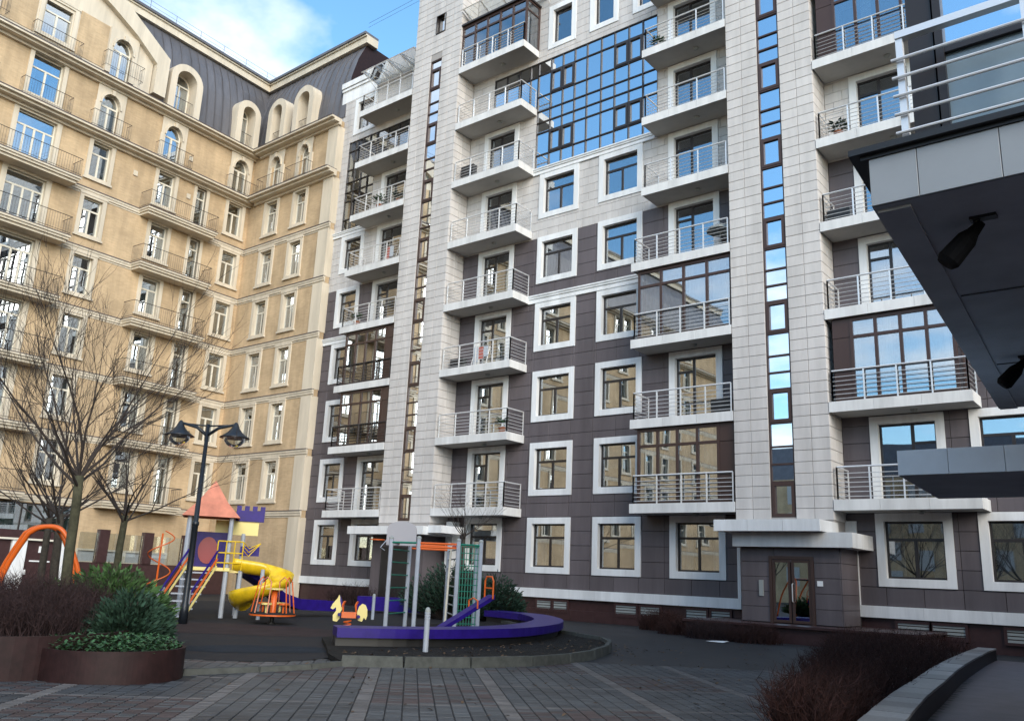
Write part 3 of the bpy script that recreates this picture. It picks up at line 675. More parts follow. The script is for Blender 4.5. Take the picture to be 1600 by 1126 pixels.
# ledges and belts
def ledge(f, u0, u1, z, p, h, top=True):
    xf = (B1 if f == 1 else B2)(0, 0, 0)
    b = MB(); b.box(u0, u1, -p, 0, z-.13, z-.02); b.box(u0, u1 if f == 1 else u1-.0, -p*.72, 0, z-.26, z-.13); b.box(u0, u1, -p*.25, 0, z-h, z-.26)
    o = add('ledge', b.mesh('ledge', 'cream'), Bb, xf)
    add('ledge_flashing', MB().box(u0, u1, -p-.03, 0, z-.02, z+.02).mesh('ledge_flashing', 'creamtop'), o, xf)
for i, zb in enumerate(ROWS):
    p, h = ((.75,.4) if i >= 6 else (.13,.36))
    q1 = CT-p
    ledge(1, UL, CT-(0 if i < 6 else 0), zb, p, h); ledge(2, CX+p+.001, -37.58+(.15 if i >= 6 else .06), zb, p-.002, h-.003)
# pilaster at the end of the short wing
for i in range(7):
    z0 = ROWS[i]+.03; add('pilaster', MB().box(-38.5, -37.6, -.09, .4, z0, ROWS[i+1]-(.4 if i > 4 else .36)).mesh('pilaster', 'cream'), Bb, B2(0,0,0))
add('pilaster', MB().box(-38.5, -37.6, -.09, .4, 0, ROWS[0]-.36).mesh('pilaster', 'cream'), Bb, B2(0,0,0))
# windows
def archpts(x0, x1, zs, rise, n=8, pointed=.0):
    xm, r = (x0+x1)/2, (x1-x0)/2
    return [(xm+r*math.cos(math.pi*i/n), zs+rise*math.sin(math.pi*i/n)) for i in range(n+1)]
def archwin(parent, mw, W, H, depth=.24):
    def sur():
        b = MB(); m = .3
        xi0, xi1, zs = m, W-m, H-1.15
        n = 10; arc = archpts(xi0, xi1, zs, .72, n)           # right to left
        outer = []
        for i in range(n+1):
            q = i/n
            outer.append((W*(1-q) if 0 < i < n else (W if i == 0 else 0), H))
        b.strip(outer, arc, -.1, depth)
        b.box(0, m, -.1, depth, 0, zs); b.box(W-m, W, -.1, depth, 0, zs)
        b.add([(W,-.1,zs),(W,-.1,H),(xi1,-.1,zs)],[(0,1,2)]); b.add([(0,-.1,zs),(xi0,-.1,zs),(0,-.1,H)],[(0,1,2)])
        arc2 = [(x+(x-(W/2))*.16, z+.12*(1 if z > zs+.01 else 0)) for x, z in arc]
        b.strip(arc2, arc, -.17, -.1); b.box(W/2-.09, W/2+.09, -.24, -.1, H-.5, H-.2)
        return b.mesh('window', 'cream')
    o = add('window', cached(('aw',W,H), sur), parent, mw)
    def fr():
        m = .3; xi0, xi1, zs = m, W-m, H-1.15; b = MB(); n = 10
        arc = archpts(xi0, xi1, zs, .72, n); arc_i = archpts(xi0+.07, xi1-.07, zs, .65, n)
        b.strip(arc, arc_i, depth-.1, depth-.02); b.box(xi0, xi0+.07, depth-.1, depth-.02, 0, zs); b.box(xi1-.07, xi1, depth-.1, depth-.02, 0, zs)
        b.box(xi0+.07, xi1-.07, depth-.09, depth-.03, zs-.05, zs+.05); b.box(W/2-.06, W/2+.06, depth-.095, depth-.025, 0, zs-.05)
        return b.mesh('frame', 'pvc')
    add('frame', cached(('af',W,H), fr), o, mw)
    zs = H-1.15
    for a, c in ((.34,W/2-.05),(W/2+.05,W-.34)): add('pane', cached(('ap',a,c,H), lambda: MB().box(a, c, depth-.06, depth-.05, .02, zs-.04).mesh('pane', 'glassB')), o, mw)
    add('pane', cached(('apt',W,H), lambda: MB().vprism(archpts(.34, W-.34, zs+.05, .62, 10)[::-1][::-1], depth-.06, depth-.05).mesh('pane', 'glassB')), o, mw)
    if rnd.random() < .5: add('curtain', curtain_mesh(.3, W-.3, .05, H-.5, depth+.3), o, mw)
    return o
def vrail(u0, u1, p, h=1.0, step=.13, y=0):
    def fn():
        b = MB(); L = u1-u0
        for a, c in (((0,-p),(L,-p)),((0,-p),(0,0)),((L,-p),(L,0))):
            for z in (h, .12): b.tube([(a[0],a[1],z),(c[0],c[1],z)], .018 if z == h else .012, 4)
            n = max(2, round(math.hypot(c[0]-a[0], c[1]-a[1])/step))
            for i in range(n+1): q = i/n; b.tube([(a[0]+(c[0]-a[0])*q, a[1]+(c[1]-a[1])*q, 0),(a[0]+(c[0]-a[0])*q, a[1]+(c[1]-a[1])*q, h)], .007, 3, False)
        return b.mesh('railing', 'iron')
    return cached(('vr',round(u1-u0,2),p,h,step), fn)
for f, k, a, c, z0, z1, i in items:
    xf = B1 if f == 1 else B2; W, H = round(c-a,2), round(z1-z0,2)
    if k == 'win': o = window(Bb, xf(a,0,z0), W, H, sw=.22, glass='glassB', fm='pvc', sm='cream', rec=.26, style='T' , sill=True, proud=.07, curtains=(f == 2 or a > 13))
    elif k == 'door': window(Bb, xf(a,0,z0), W, H, sw=.2, glass='glassB', fm='pvc', sm='cream', rec=.26, style='N', bottom=False, name='balcony_door')
    elif k == 'wide': window(Bb, xf(a,0,z0), W, H, sw=.26, glass='glassB', fm='pvc', sm='cream', rec=.26, style='W4', bottom=False, name='balcony_door')
    else: archwin(Bb, xf(a,0,z0), W, H)
    if i >= 6 and (f == 2 or a > 13): add('balconette_railing', vrail(0, W+.5, .45), Bb, xf(a-.25,-.18,z0 if k == 'arch' else ROWS[i]+.03))
# brick wing balconies
def slabB(u0, u1, z, p=1.05):
    b = MB(); L = u1-u0
    b.box(0, L, -p, 0, -.12, -.02); b.box(.05, L-.05, -p+.08, 0, -.24, -.12); b.box(.12, L-.12, -p+.2, 0, -.38, -.24)
    o = add('balcony', b.mesh('balcony', 'cream'), Bb, B1(u0,0,z)); add('flashing', MB().box(-.02, L+.02, -p-.02, 0, -.02, .015).mesh('flashing', 'creamtop'), o, B1(u0,0,z))
    add('railing', vrail(0, L-.1, p-.06), o, B1(u0+.05,0,z+.015))
for zb in ROWS[:6]:
    slabB(24.75, 29.4, zb+.02); slabB(16.4, 20.8, zb+.02)
# mansard roof
PROF = prof = [(.35,28.05),(.42,29.4),(.62,31.0),(1.0,32.4),(1.6,33.75)]
def roofpanel(w_, flat):
    def fn():
        b = MB(); prof = PROF if not flat else [(.60,30.85),(1.0,32.4),(1.6,33.75)]; n = len(prof)
        b.add([(0,v,z) for v, z in prof]+[(w_,v,z) for v, z in prof], [(i,n+i,n+i+1,i+1) for i in range(n-1)])
        b.add([(0,v-.05,z) for v, z in prof]+[(.045,v-.05,z) for v, z in prof]+[(.045,v,z) for v, z in prof], [(i,n+i,n+i+1,i+1) for i in range(n-1)]+[(n+i,2*n+i,2*n+i+1,n+i+1) for i in range(n-1)])
        return b.mesh('roof_panel', 'roof')
    return cached(('rp',w_,flat), fn)
ro = add('roof', MB().box(UL, CT+3, 1.62, 12, 27.6, 33.7).mesh('roof', 'roof'), Bb, B1(0,0,0))
def roofrun(lo, hi, dorm, ro_, F):
    cuts = []; x = lo
    for a, c in sorted(dorm): cuts += [(x, a+.40, 0), (a+.40, c-.40, 1)]; x = c-.40
    cuts.append((x, hi, 0))
    for a, c, up in cuts:
        if c-a < .05: continue
        n = max(1, round((c-a)/.58)); w_ = round((c-a)/n, 3)
        for i in range(n): add('roof_panel', roofpanel(w_, up), ro_, F(a+w_*i, 0, 0))
DOR1, DOR2 = ((25.42,27.62),(30.3,32.12)), ((-45.0,-43.15),(-42.3,-40.35))
roofrun(5.0, CT+1.95, DOR1, ro, B1); u = 5.0
b = MB(); n = len(prof); b.add([(UL,v,z) for v, z in prof]+[(u,v,z) for v, z in prof], [(i,n+i,n+i+1,i+1) for i in range(n-1)]); add('roof_side', b.mesh('roof_side', 'roof'), ro, B1(0,0,0))
rb = MB(); rb.add([(CX-2,1.62,27.6),(-37.7,1.62,27.6),(-37.7,1.62,33.7),(CX-2,1.62,33.7),(CX-2,9,27.6),(-37.7,9,27.6),(-37.7,9,33.7),(CX-2,9,33.7)], [(0,1,2,3),(1,5,6,2),(3,2,6,7)])
ro2 = add('roof', rb.mesh('roof', 'roof'), Bb, B2(0,0,0))
roofrun(CX-1.9, -37.7, DOR2, ro2, B2)
b = MB(); b.add([(-37.69,.35,28.05),(-37.69,9,28.05),(-37.69,9,33.7)]+[(-37.69,v,z) for v, z in reversed(prof)], [tuple(range(3+len(prof)))]); add('roof_end', b.mesh('roof_end', 'coral' if False else 'corten'), ro2, B2(0,0,0))
for f, u0, u1 in ((1,UL,CT+1.9),(2,CX-1.9,-37.4)):
    xf = (B1 if f == 1 else B2)(0,0,0); e = 0 if f == 1 else .004
    b = MB(); b.box(u0, u1, 1.28+e, 2.2, 33.6+e, 34.05-e); b.box(u0, u1, 1.18+e, 2.2, 34.05, 34.15-e); add('eaves_band', b.mesh('eaves_band', 'cream'), Bb, xf)
    add('gutter', MB().box(u0, u1, 1.08+e, 2.2, 34.15, 34.32-e).mesh('gutter', 'roof'), Bb, xf)
    b = MB(); U0 = max(u0, 8)
    k = 0
    while U0+k*1.8 < u1: b.tube([(U0+k*1.8,1.3,34.3),(U0+k*1.8,1.3,34.95)], .015, 4); k += 1
    b.tube([(U0,1.3,34.95),(u1,1.3,34.95)], .012, 4); b.tube([(U0,1.3,34.65),(u1,1.3,34.65)], .01, 4); add('roof_railing', b.mesh('roof_railing', 'iron'), Bb, xf)
# dormers
def dormer(f, u0, u1, z0=28.02):
    xf = (B1 if f == 1 else B2)(u0,0,z0); W = round(u1-u0,2); H = 3.2
    def fn():
        n = 14; zs = H-W/2; b = MB()
        outer = [(W,0)]+archpts(0, W, zs, W/2, n)+[(0,0)]; tk = .42
        inner = [(W-tk,0)]+archpts(tk, W-tk, zs, W/2-tk, n)+[(tk,0)]
        b.strip(outer, inner, -.12, 1.75); b.box(tk, W-tk, .95, 1.0, 0, .02)
        return b.mesh('dormer', 'cream')
    o = add('dormer', cached(('dor',W), fn), Bb, xf)
    tk = .42; wi = W-2*tk; zs = H-W/2
    fb = MB(); n = 10; arc = archpts(tk, W-tk, zs, wi/2, n); ai = archpts(tk+.09, W-tk-.09, zs, wi/2-.09, n)
    fb.strip(arc, ai, .7, .8); fb.box(tk, tk+.09, .7, .8, 0, zs); fb.box(W-tk-.09, W-tk, .7, .8, 0, zs); fb.box(W/2-.05, W/2+.05, .71, .79, 0, zs); fb.box(tk+.09, W-tk-.09, .705, .795, zs-.05, zs+.05)
    add('frame', fb.mesh('frame', 'pvc'), o, xf)
    add('pane', MB().box(tk+.05, W/2-.03, .75, .76, .02, zs-.03).mesh('pane', 'glassB'), o, xf); add('pane', MB().box(W/2+.03, W-tk-.05, .75, .76, .02, zs-.03).mesh('pane', 'glassB'), o, xf)
    add('pane', MB().vprism(archpts(tk+.05, W-tk-.05, zs+.04, wi/2-.07, 10), .75, .76).mesh('pane', 'glassB'), o, xf)
    add('back', MB().box(tk, W-tk, 1.5, 1.52, 0, H-tk).mesh('back', 'interior'), o, xf)
    rl = MB()
    for z in (.95,.15): rl.tube([(tk,.1,z),(W-tk,.1,z)], .02, 4)
    for i in range(9): rl.tube([(tk+wi*i/8,.1,0),(tk+wi*i/8,.1,.95)], .008, 3, False)
    add('railing', rl.mesh('railing', 'iron'), o, xf)
for u0, u1 in DOR1: dormer(1, u0, u1)
for u0, u1 in DOR2: dormer(2, u0, u1)
# ground floor of the long wing: glazed shopfront and low white windows
fo = add('shopfront', ring(MB(), 19.9, 24.1, 1.9, 4.15, .07, .05, .15).mesh('shopfront', 'frame'), Bb, B1(0,0,0))
for i in range(3): add('pane', MB().box(19.98+1.37*i, 21.3+1.37*i, .09, .1, 1.95, 4.1).mesh('pane', 'glass'), fo, B1(0,0,0)); add('mullion', MB().box(21.3+1.37*i, 21.37+1.37*i, .06, .14, 1.97, 4.08).mesh('mullion', 'frame'), fo, B1(0,0,0))
mat('greencurtain', (.20, .34, .26), .9, var=.2, nscale=8); add('curtain', curtain_mesh(20.0, 24.0, 1.95, 4.1, .4, 'greencurtain'), fo, B1(0,0,0))
for i in range(4):
    a = 24.35+1.33*i; o = add('window', ring(MB(), a, a+1.3, 1.38, 2.1, .1, -.04, .1).mesh('window', 'cream'), Bb, B1(0,0,0)); add('pane', MB().box(a+.08, a+1.22, .05, .06, 1.45, 2.02).mesh('pane', 'blind'), o, B1(0,0,0))
# small wall boxes
for u_, z_ in ((24.1,22.9),(27.6,22.9),(27.4,25.3)): add('vent_box', MB().box(0, .25, -.06, 0, 0, .3).mesh('vent_box', 'cream'), Bb, B1(u_,0,z_))
# rear wing of the beige building that closes the court behind the photographer (seen in the window reflections)
b = MB()
b.box(-50, 40, -52, -50, 0, 15); add('rear_wing', b.mesh('rear_wing', 'brick'), Bb)
b = MB(); b.add([(-50,-50,15),(40,-50,15),(40,-53,19.5),(-50,-53,19.5)], [(3,2,1,0)]); add('rear_roof', b.mesh('rear_roof', 'roof'), Bb)
b = MB()
for i in range(24):
    for j in range(4): b.box(-48+3.6*i, -46.4+3.6*i, -49.97, -49.9, 2+3.3*j, 4.2+3.3*j)
add('rear_windows', b.mesh('rear_windows', 'blind'), Bb)

# ------------------------------------------------------------------ right-hand wing: overhanging balcony close to the camera
ANG = BY
def DW(u, v, z): return Matrix.Translation((u, v, z))
Dd = thing('building_wing', 'dark wing of the building at right with an overhanging balcony, steel bars and glazing', 'building', (1, 12, 0))
ZS = 5.0
def skew(pts): return [(x-math.tan(ANG)*(y-7.6), y) for x, y in pts]        # left edges run parallel to the long beige wing
mat('frosted', (.22, .29, .34), .18, var=.15, nscale=1.2); mat('dsoffit', (.52, .56, .60), .6, var=.12, nscale=1.5, spec=.25); mat('canopy_white', (.80, .83, .86), .45, var=.05); mat('matblack', (.006, .006, .007), .8, spec=.1); mat('dpanel', (.25, .27, .29), .4, var=.05, nscale=2)
b = MB(); b.prism(skew([(-2.03,7.62),(3.5,7.62),(3.5,17.75),(-2.03,17.75)]), ZS, ZS+.4); add('soffit', b.mesh('soffit', 'dsoffit'), Dd)
b = MB(); b.prism(skew([(-2.0,7.7),(-1.72,7.7),(-1.72,17.7),(-2.0,17.7)]), ZS-.03, ZS-.002); add('edge_beam', b.mesh('edge_beam', 'dsoffit'), Dd)
b = MB()
for yy in (10.6,14.2): b.prism(skew([(-1.7,yy),(3.4,yy),(3.4,yy+.03),(-1.7,yy+.03)]), ZS-.012, ZS+.002)
add('soffit_joint', b.mesh('soffit_joint', 'black'), Dd)
for i, (x0, x1) in enumerate(((-2.03,-1.62),(-1.62,-.97),(-.97,-.3),(-.3,.4),(.4,1.2),(1.2,2.2),(2.2,3.5))): add('fascia_panel', MB().tile(x0+.003, x1-.003, 7.58, 7.62, ZS, ZS+.46, .003).mesh('fascia_panel', 'dpanel'), Dd)
b = MB(); b.prism(skew([(-2.19,7.5),(3.6,7.5),(3.6,17.9),(-2.19,17.9)]), ZS+.50, ZS+.56); b.prism(skew([(-2.1,7.56),(3.55,7.56),(3.55,17.8),(-2.1,17.8)]), ZS+.46, ZS+.5); add('ledge', b.mesh('ledge', 'black'), Dd)
rb = MB(); zz = ZS+.56; hh = 1.07
for x in (-1.69,-.68,.33,1.34): rb.box(x-.03, x+.03, 7.56, 7.62, zz, zz+hh-.03)
rb.box(-1.72, 3.4, 7.545, 7.635, zz+hh-.04, zz+hh+.03)
for i in range(5): rb.tube([(-1.76,7.53,zz+.06+.185*i),(3.4,7.53,zz+.06+.185*i)], .016, 8)
add('railing', rb.mesh('railing', 'steel'), Dd)
b = MB(); b.box(-1.70, -1.48, 7.98, 8.2, zz, 11.5); b.box(-1.46, -1.39, 7.95, 8.1, zz, 11.5); b.box(-1.39, 3.4, 7.97, 8.08, zz, zz+.12); b.box(-1.39, 3.4, 7.97, 8.08, zz+1.0, zz+1.09); b.box(.2, .3, 7.96, 8.09, zz, 11.5)
go = add('glazing_frame', b.mesh('glazing_frame', 'frame'), Dd)
for x0, x1 in ((-1.4,.2),(.3,1.9)):
    for z0, z1, gm in ((zz+.1,zz+1.02,'frosted'),(zz+1.08,11.5,'glassblue')): add('pane', MB().box(x0, x1, 8.02, 8.03, z0, z1).mesh('pane', gm), go)
# body of the wing, unseen parts cut low and short to let sun past
b = MB(); b.prism(skew([(-1.6,8.2),(6,8.2),(6,17.7),(-1.6,17.7)]), ZS+.42, 12); b.prism([(1.6,6.5),(8,6.5),(8,29.2),(1.6,29.2)], 0, ZS); add('wing_body', b.mesh('wing_body', 'dark'), Dd)
# lower entrance canopy
cz = 3.2
b = MB(); P4 = [(-3.28,12.75),(1.6,12.75),(1.6,16.05),(-3.52,16.05)]; b.prism(P4, cz, cz+.34); add('entrance_canopy', b.mesh('entrance_canopy', 'dsoffit'), Dd)
for x0, x1 in ((-3.28,-2.63),(-2.63,-1.95),(-1.95,-1.2),(-1.2,-.4),(-.4,1.6)): add('canopy_panel', MB().tile(x0+.003, x1-.003, 12.70, 12.75, cz, cz+.345, .003).mesh('canopy_panel', 'canopy_white'), Dd)
# floodlights under the overhang
def floodlight(p, label):
    t = thing('floodlight', label, 'floodlight', p, 'floodlights under the overhang')
    x, y, z = p
    add('bracket', MB().box(x-.05, x+.17, y-.05, y+.05, z-.03, z).tube([(x,y,z-.02),(x,y,z-.11)], .03, 8).mesh('bracket', 'black'), t)
    d = Vector((-.55,-.1,-.62)).normalized(); a = Vector((x,y,z-.1))
    b = MB(); b.tube([a-d*.06, a+d*.06, a+d*.14, a+d*.38, a+d*.43], [.04,.06,.095,.11,.08], 12); add('housing', b.mesh('housing', 'matblack'), t)
floodlight(tuple(px(1525, 340, Z=ZS)), 'black floodlight under the dark overhang nearer the bright fascia')
floodlight(tuple(px(1597, 556, Z=ZS)), 'black floodlight under the dark overhang at the right picture edge')

# ------------------------------------------------------------------ paving
e1 = (-.7071,.7071); e2 = (.7071,.7071)
import_kerb = [(-11.98,7.39),(-11.75,8.55),(-11.68,9.5),(-11.8,10.25)]
isle = [(-11.8,10.25),(-11.1,11.05),(-10.5,12.1),(-10.12,13.4),(-10.12,14.6),(-10.4,15.9),(-11.0,17.4),(-11.8,18.8),(-12.7,19.85),(-13.9,20.5),(-15.4,21.2),(-17.2,22.2),(-18.8,23.2)]
def inside(p, poly):
    x, y = p; r = False
    for i in range(len(poly)):
        (x1,y1),(x2,y2) = poly[i], poly[i-1]
        if (y1 > y) != (y2 > y) and x < (x2-x1)*(y-y1)/(y2-y1)+x1: r = not r
    return r
isle_poly = isle+[(-19.6,23.6),(-18.6,18.2),(-15.9,13.2),(-14.3,12.0),(-12.9,10.9)]
play_poly = [(-13.9,8.6),(-13.2,9.1),(-12.85,9.7),(-12.75,10.3),(-12.95,10.95),(-14.3,12.05),(-15.9,13.25),(-18.6,18.25),(-19.6,23.65),(-24,27.0),(-34,26),(-36,16),(-28,11),(-18,8.4)]
right_wall = [(-2.62,8.7),(-2.95,10.4),(-3.42,13.2),(-3.9,17.0),(-4.35,21.5),(-4.75,26.5)]
prs = {'paver':[], 'paverlight':[], 'paverred':[]}
for i in range(60, 180):
    for j in range(-26, 60):
        a = i*.1+.05; q = j*.2+.1                      # e1, e2 coordinates
        c = (e1[0]*a+e2[0]*q, e1[1]*a+e2[1]*q)
        s = seen((c[0], c[1], 0))
        if not s or s[2] > 17 or s[1] > 1140: continue
        if inside(c, isle_poly) or inside(c, play_poly): continue
        if c[0] > -2.5-(c[1]-8)*.13 or (c[0]+12.3)**2+(c[1]-6.6)**2 < 1.0: continue
        band = abs(((q+2.37+.94) % 1.88)-.94) < .1; cross = abs(((a-11.5+1.025) % 2.05)-1.025) < .05
        r = random.Random(i*997+j).random()
        k = 'paverlight' if band or cross else ('paverred' if (int((q+2.37)//1.88)+int((a-11.5)//2.05)) % 3 == 1 and r < .55 else 'paver')
        prs[k].append((s[2], c, .0, r))
for k, L in prs.items():
    L.sort(); rest = MB(); lim = {'paver':200,'paverlight':70,'paverred':30}[k]
    for n_, (d, c, _, r) in enumerate(L):
        if n_ < lim:
            o = add('paver', cached((k,), lambda: MB().hbox((0,0), e1, e2, .092, .192, -.02, .012, .007).mesh('paver', k)), bpy.data.objects['ground'], T(c[0], c[1], r*.003))
        else: rest.hbox(c, e1, e2, .092, .192, -.005, .012+r*.003, .007)
    o = add('pavers', rest.mesh('pavers', k), bpy.data.objects['ground']); o['kind'] = 'stuff'
sheet('playground_surface', play_poly, .016, 'rubber')
mat('rubber_red', (.034, .023, .023), .85, var=.3, nscale=1.5, bump=.5, bscale=150, spec=.2); mat('rubber_blue', (.012, .018, .026), .85, var=.3, nscale=1.5, bump=.5, bscale=150, spec=.2)
def blob(cx, cy, a, c, rot, seed):
    r_ = random.Random(seed); ph = [r_.random()*6 for _ in range(3)]
    return [(cx+k*(a*math.cos(q)*math.cos(rot)-c*math.sin(q)*math.sin(rot)), cy+k*(a*math.cos(q)*math.sin(rot)+c*math.sin(q)*math.cos(rot))) for q, k in [(2*math.pi*i/48, 1+.09*math.sin(2*math.pi*i/16+ph[0])+.05*math.sin(2*math.pi*i/9.6+ph[1])) for i in range(48)]]
sheet('playground_surface', blob(-19.6, 13.6, 3.6, 1.9, R(38), 4), .020, 'rubber_red')
sheet('playground_surface', blob(-15.0, 10.6, 1.7, .8, R(60), 6), .020, 'rubber_blue')
sheet('soil', isle_poly, .10, 'soil', zb=.0)
def kerbline(pts, h, w_, label, name='kerb'):
    V = [Vector((x,y,0)) for x, y in pts]; k = bpy.data.objects.new(name, None); 
    K = thing(name, label, 'kerb', tuple(V[0]))
    for i in range(len(V)-1):
        a, c = V[i], V[i+1]; n = max(1, round((c-a).length/.95)); 
        for j in range(n):
            p, q = a+(c-a)*(j/n), a+(c-a)*((j+1)/n); m = (p+q)/2; d = (q-p).normalized(); e = Vector((-d.y,d.x,0)); jit = rnd.uniform(-.006,.006)
            add('kerbstone', MB().hbox((m.x,m.y), d, e, (q-p).length-.008, w_, -.01, h+jit, .018).mesh('kerbstone', 'kerb'), K)
kerbline(import_kerb, .09, .14, 'low rounded concrete kerb between the paving and the rubber playground')
kerbline(isle, .19, .13, 'taller curved concrete kerb round the soil bed in front of the purple bench')

# ------------------------------------------------------------------ purple bench ring, bollards
bo = [(-14.0,12.0),(-13.35,13.0),(-12.9,14.1),(-12.72,15.2),(-12.72,16.3),(-13.05,17.7),(-13.75,19.4),(-14.75,21.0),(-15.9,22.3),(-17.4,23.5),(-19.4,24.0)]
def offs(P, w_):
    r = []
    for i, p in enumerate(P):
        a, c = Vector(P[max(i-1,0)]), Vector(P[min(i+1,len(P)-1)]); d = (c-a).normalized(); r.append((p[0]-d.y*w_, p[1]+d.x*w_))
    return r
def smooth_path(P, n=4):
    V = [Vector(p) for p in P]; r = []
    for i in range(len(V)-1):
        p0, p1, p2, p3 = V[max(i-1,0)], V[i], V[i+1], V[min(i+2,len(V)-1)]
        for j in range(n):
            t = j/n; r.append(tuple(.5*((2*p1)+(-p0+p2)*t+(2*p0-5*p1+4*p2-p3)*t*t+(-p0+3*p1-3*p2+p3)*t**3)))
    r.append(tuple(V[-1])); return r
def wallstrip(P, w_, z0, z1):
    P = smooth_path(P); Q = offs(P, w_); n = len(P); b = MB()
    b.add([(x,y,z0) for x,y in P]+[(x,y,z1) for x,y in P]+[(x,y,z1) for x,y in Q]+[(x,y,z0) for x,y in Q],
          [f for i in range(n-1) for f in ((i,i+1,n+i+1,n+i),(n+i,n+i+1,2*n+i+1,2*n+i),(2*n+i,2*n+i+1,3*n+i+1,3*n+i),(3*n+i,3*n+i+1,i+1,i))]+[(0,n,2*n,3*n),(n-1,4*n-1,3*n-1,2*n-1)])
    return b
t = thing('bench', 'long curved purple bench ring round the climbing frame', 'bench', (-13, 15, .1))
add('seat', wallstrip(bo, .85, .27, .46).mesh('seat', 'purple'), t); add('base', wallstrip(offs(bo, .14), .6, .08, .28).mesh('base', 'black'), t)
bo2 = [(-26.5,23.6),(-24.5,24.6),(-22.5,25.2),(-20.6,25.3)]
t = thing('bench', 'purple low wall bench behind the spinner by the dark plinth', 'bench', (-24, 24.5, 0))
add('seat', wallstrip(bo2, .5, .1, .62).mesh('seat', 'purple'), t)
def bollard(x, y, z, label):
    t = thing('bollard', label, 'bollard', (x,y,z), 'grey metal bollards')
    add('post', MB().lathe([(.055,z),(.055,z+.62)], 14, (x,y)).mesh('post', 'greypost', True), t)
    b = MB()
    for i in range(3): b.lathe([(.045,z+.62+.05*i),(.058,z+.625+.05*i),(.058,z+.655+.05*i),(.045,z+.67+.05*i)], 14, (x,y))
    add('rings', b.mesh('rings', 'greypost'), t); add('cap', MB().lathe([(.055,z+.76),(.055,z+.8),(.035,z+.845),(0,z+.86)], 14, (x,y)).mesh('cap', 'vent', True), t)
bollard(-12.34, 12.87, .09, 'grey metal bollard standing before the purple bench'); bollard(-22.3, 20.6, 0, 'grey metal bollard behind the yellow spring horse'); bollard(*px(250,960,Z=0).xy, 0, 'grey short post at the foot of the playground stairs beside the lamp post')

# ------------------------------------------------------------------ climbing frame
t = thing('climbing_frame', 'grey post climbing frame with green rungs and net inside the purple bench ring', 'climbing frame', (-16, 17, .1))
tops = {'a':(612,840,16.6),'b':(641,850,18.0),'c':(655,840,16.8),'d':(702,850,18.8),'e':(717,844,17.4),'f':(745,852,18.9),'g':(752,846,18.0)}
pp = {}
for k, (x, y, Y) in tops.items():
    p = px(x, y, Y=Y); pp[k] = p
    add('post', MB().tube([(p.x,p.y,.05),(p.x,p.y,p.z)], .058, 8).mesh('post', 'greypost'), t)
    add('post_cap', MB().lathe([(.066,p.z-.02),(.066,p.z+.02),(.035,p.z+.05),(0,p.z+.055)], 10, (p.x,p.y)).mesh('post_cap', 'vent'), t)
def rungs(k1, k2, m, z0, z1, n, r=.018):
    a, c = pp[k1], pp[k2]
    for i in range(n):
        z = z0+(z1-z0)*i/(n-1); add('rung', MB().tube([(a.x,a.y,z),(c.x,c.y,z)], r, 6).mesh('rung', m), t)
rungs('a', 'b', 'green', .5, 2.2, 6); rungs('d', 'e', 'vent', .55, 2.25, 8, .022); 
a, c = pp['f'], pp['g']; nb_ = MB(); a2 = pp['e']
for i in range(9):
    q = i/8; A_ = Vector((a2.x+(c.x-a2.x)*q, a2.y+(c.y-a2.y)*q, 0)); nb_.tube([(A_.x,A_.y,.3),(A_.x,A_.y,2.4)], .012, 4, False)
for i in range(13): z = .35+.165*i; nb_.tube([(a2.x,a2.y,z),(c.x,c.y,z)], .012, 4, False)
add('net', nb_.mesh('net', 'green'), t)
ringp = [pp[k] for k in ('a','c','e','g','f','d','b','a')]
for i in range(7):
    a, c = ringp[i], ringp[i+1]; zt = 2.38
    add('top_rail', MB().tube([(a.x,a.y,zt),(c.x,c.y,zt)], .03, 6).mesh('top_rail', 'orange' if i in (1,5) else ('green' if i in (0,2,3) else 'redp')), t)
    if i in (1,5): add('top_rail', MB().tube([(a.x,a.y,zt-.1),(c.x,c.y,zt-.1)], .03, 6).mesh('top_rail', 'orange'), t)
m_ = (pp['c']+pp['e'])/2; add('sliding_pole', MB().tube([(m_.x,m_.y+.5,2.35),(m_.x-.08,m_.y+.5,.15)], .03, 8).mesh('sliding_pole', 'pvc'), t)
# basketball board
bp_ = px(628, 832, Y=17.2); t = thing('basketball_board', 'rounded grey basketball board on top of the climbing frame', 'backboard', tuple(bp_))
w2 = .42; poly = [(-w2,-.35),(w2,-.35),(w2,.1)]+[(w2*math.cos(q), .1+.22*math.sin(q)) for q in [math.pi*i/10 for i in range(1,10)]]+[(-w2,.1)]
mw = Matrix.Translation(bp_) @ Matrix.Rotation(R(35), 4, 'Z'); mat('boardgrey', (.36,.35,.37), .6)
add('board', MB().vprism(poly, -.02, .02).mesh('board', 'boardgrey'), t, mw); hb = MB(); hb.tube([(-.62+.2*math.cos(q), -.25+.2*math.sin(q), -.22) for q in [2*math.pi*i/16 for i in range(17)]], .012, 5); add('hoop', hb.mesh('hoop', 'orange'), t, mw)
add('bracket', MB().tube([(-.42,0,-.22),(-.55,-.12,-.42),(-.45,0,-.5)], .015, 5).mesh('bracket', 'greypost'), t, mw)
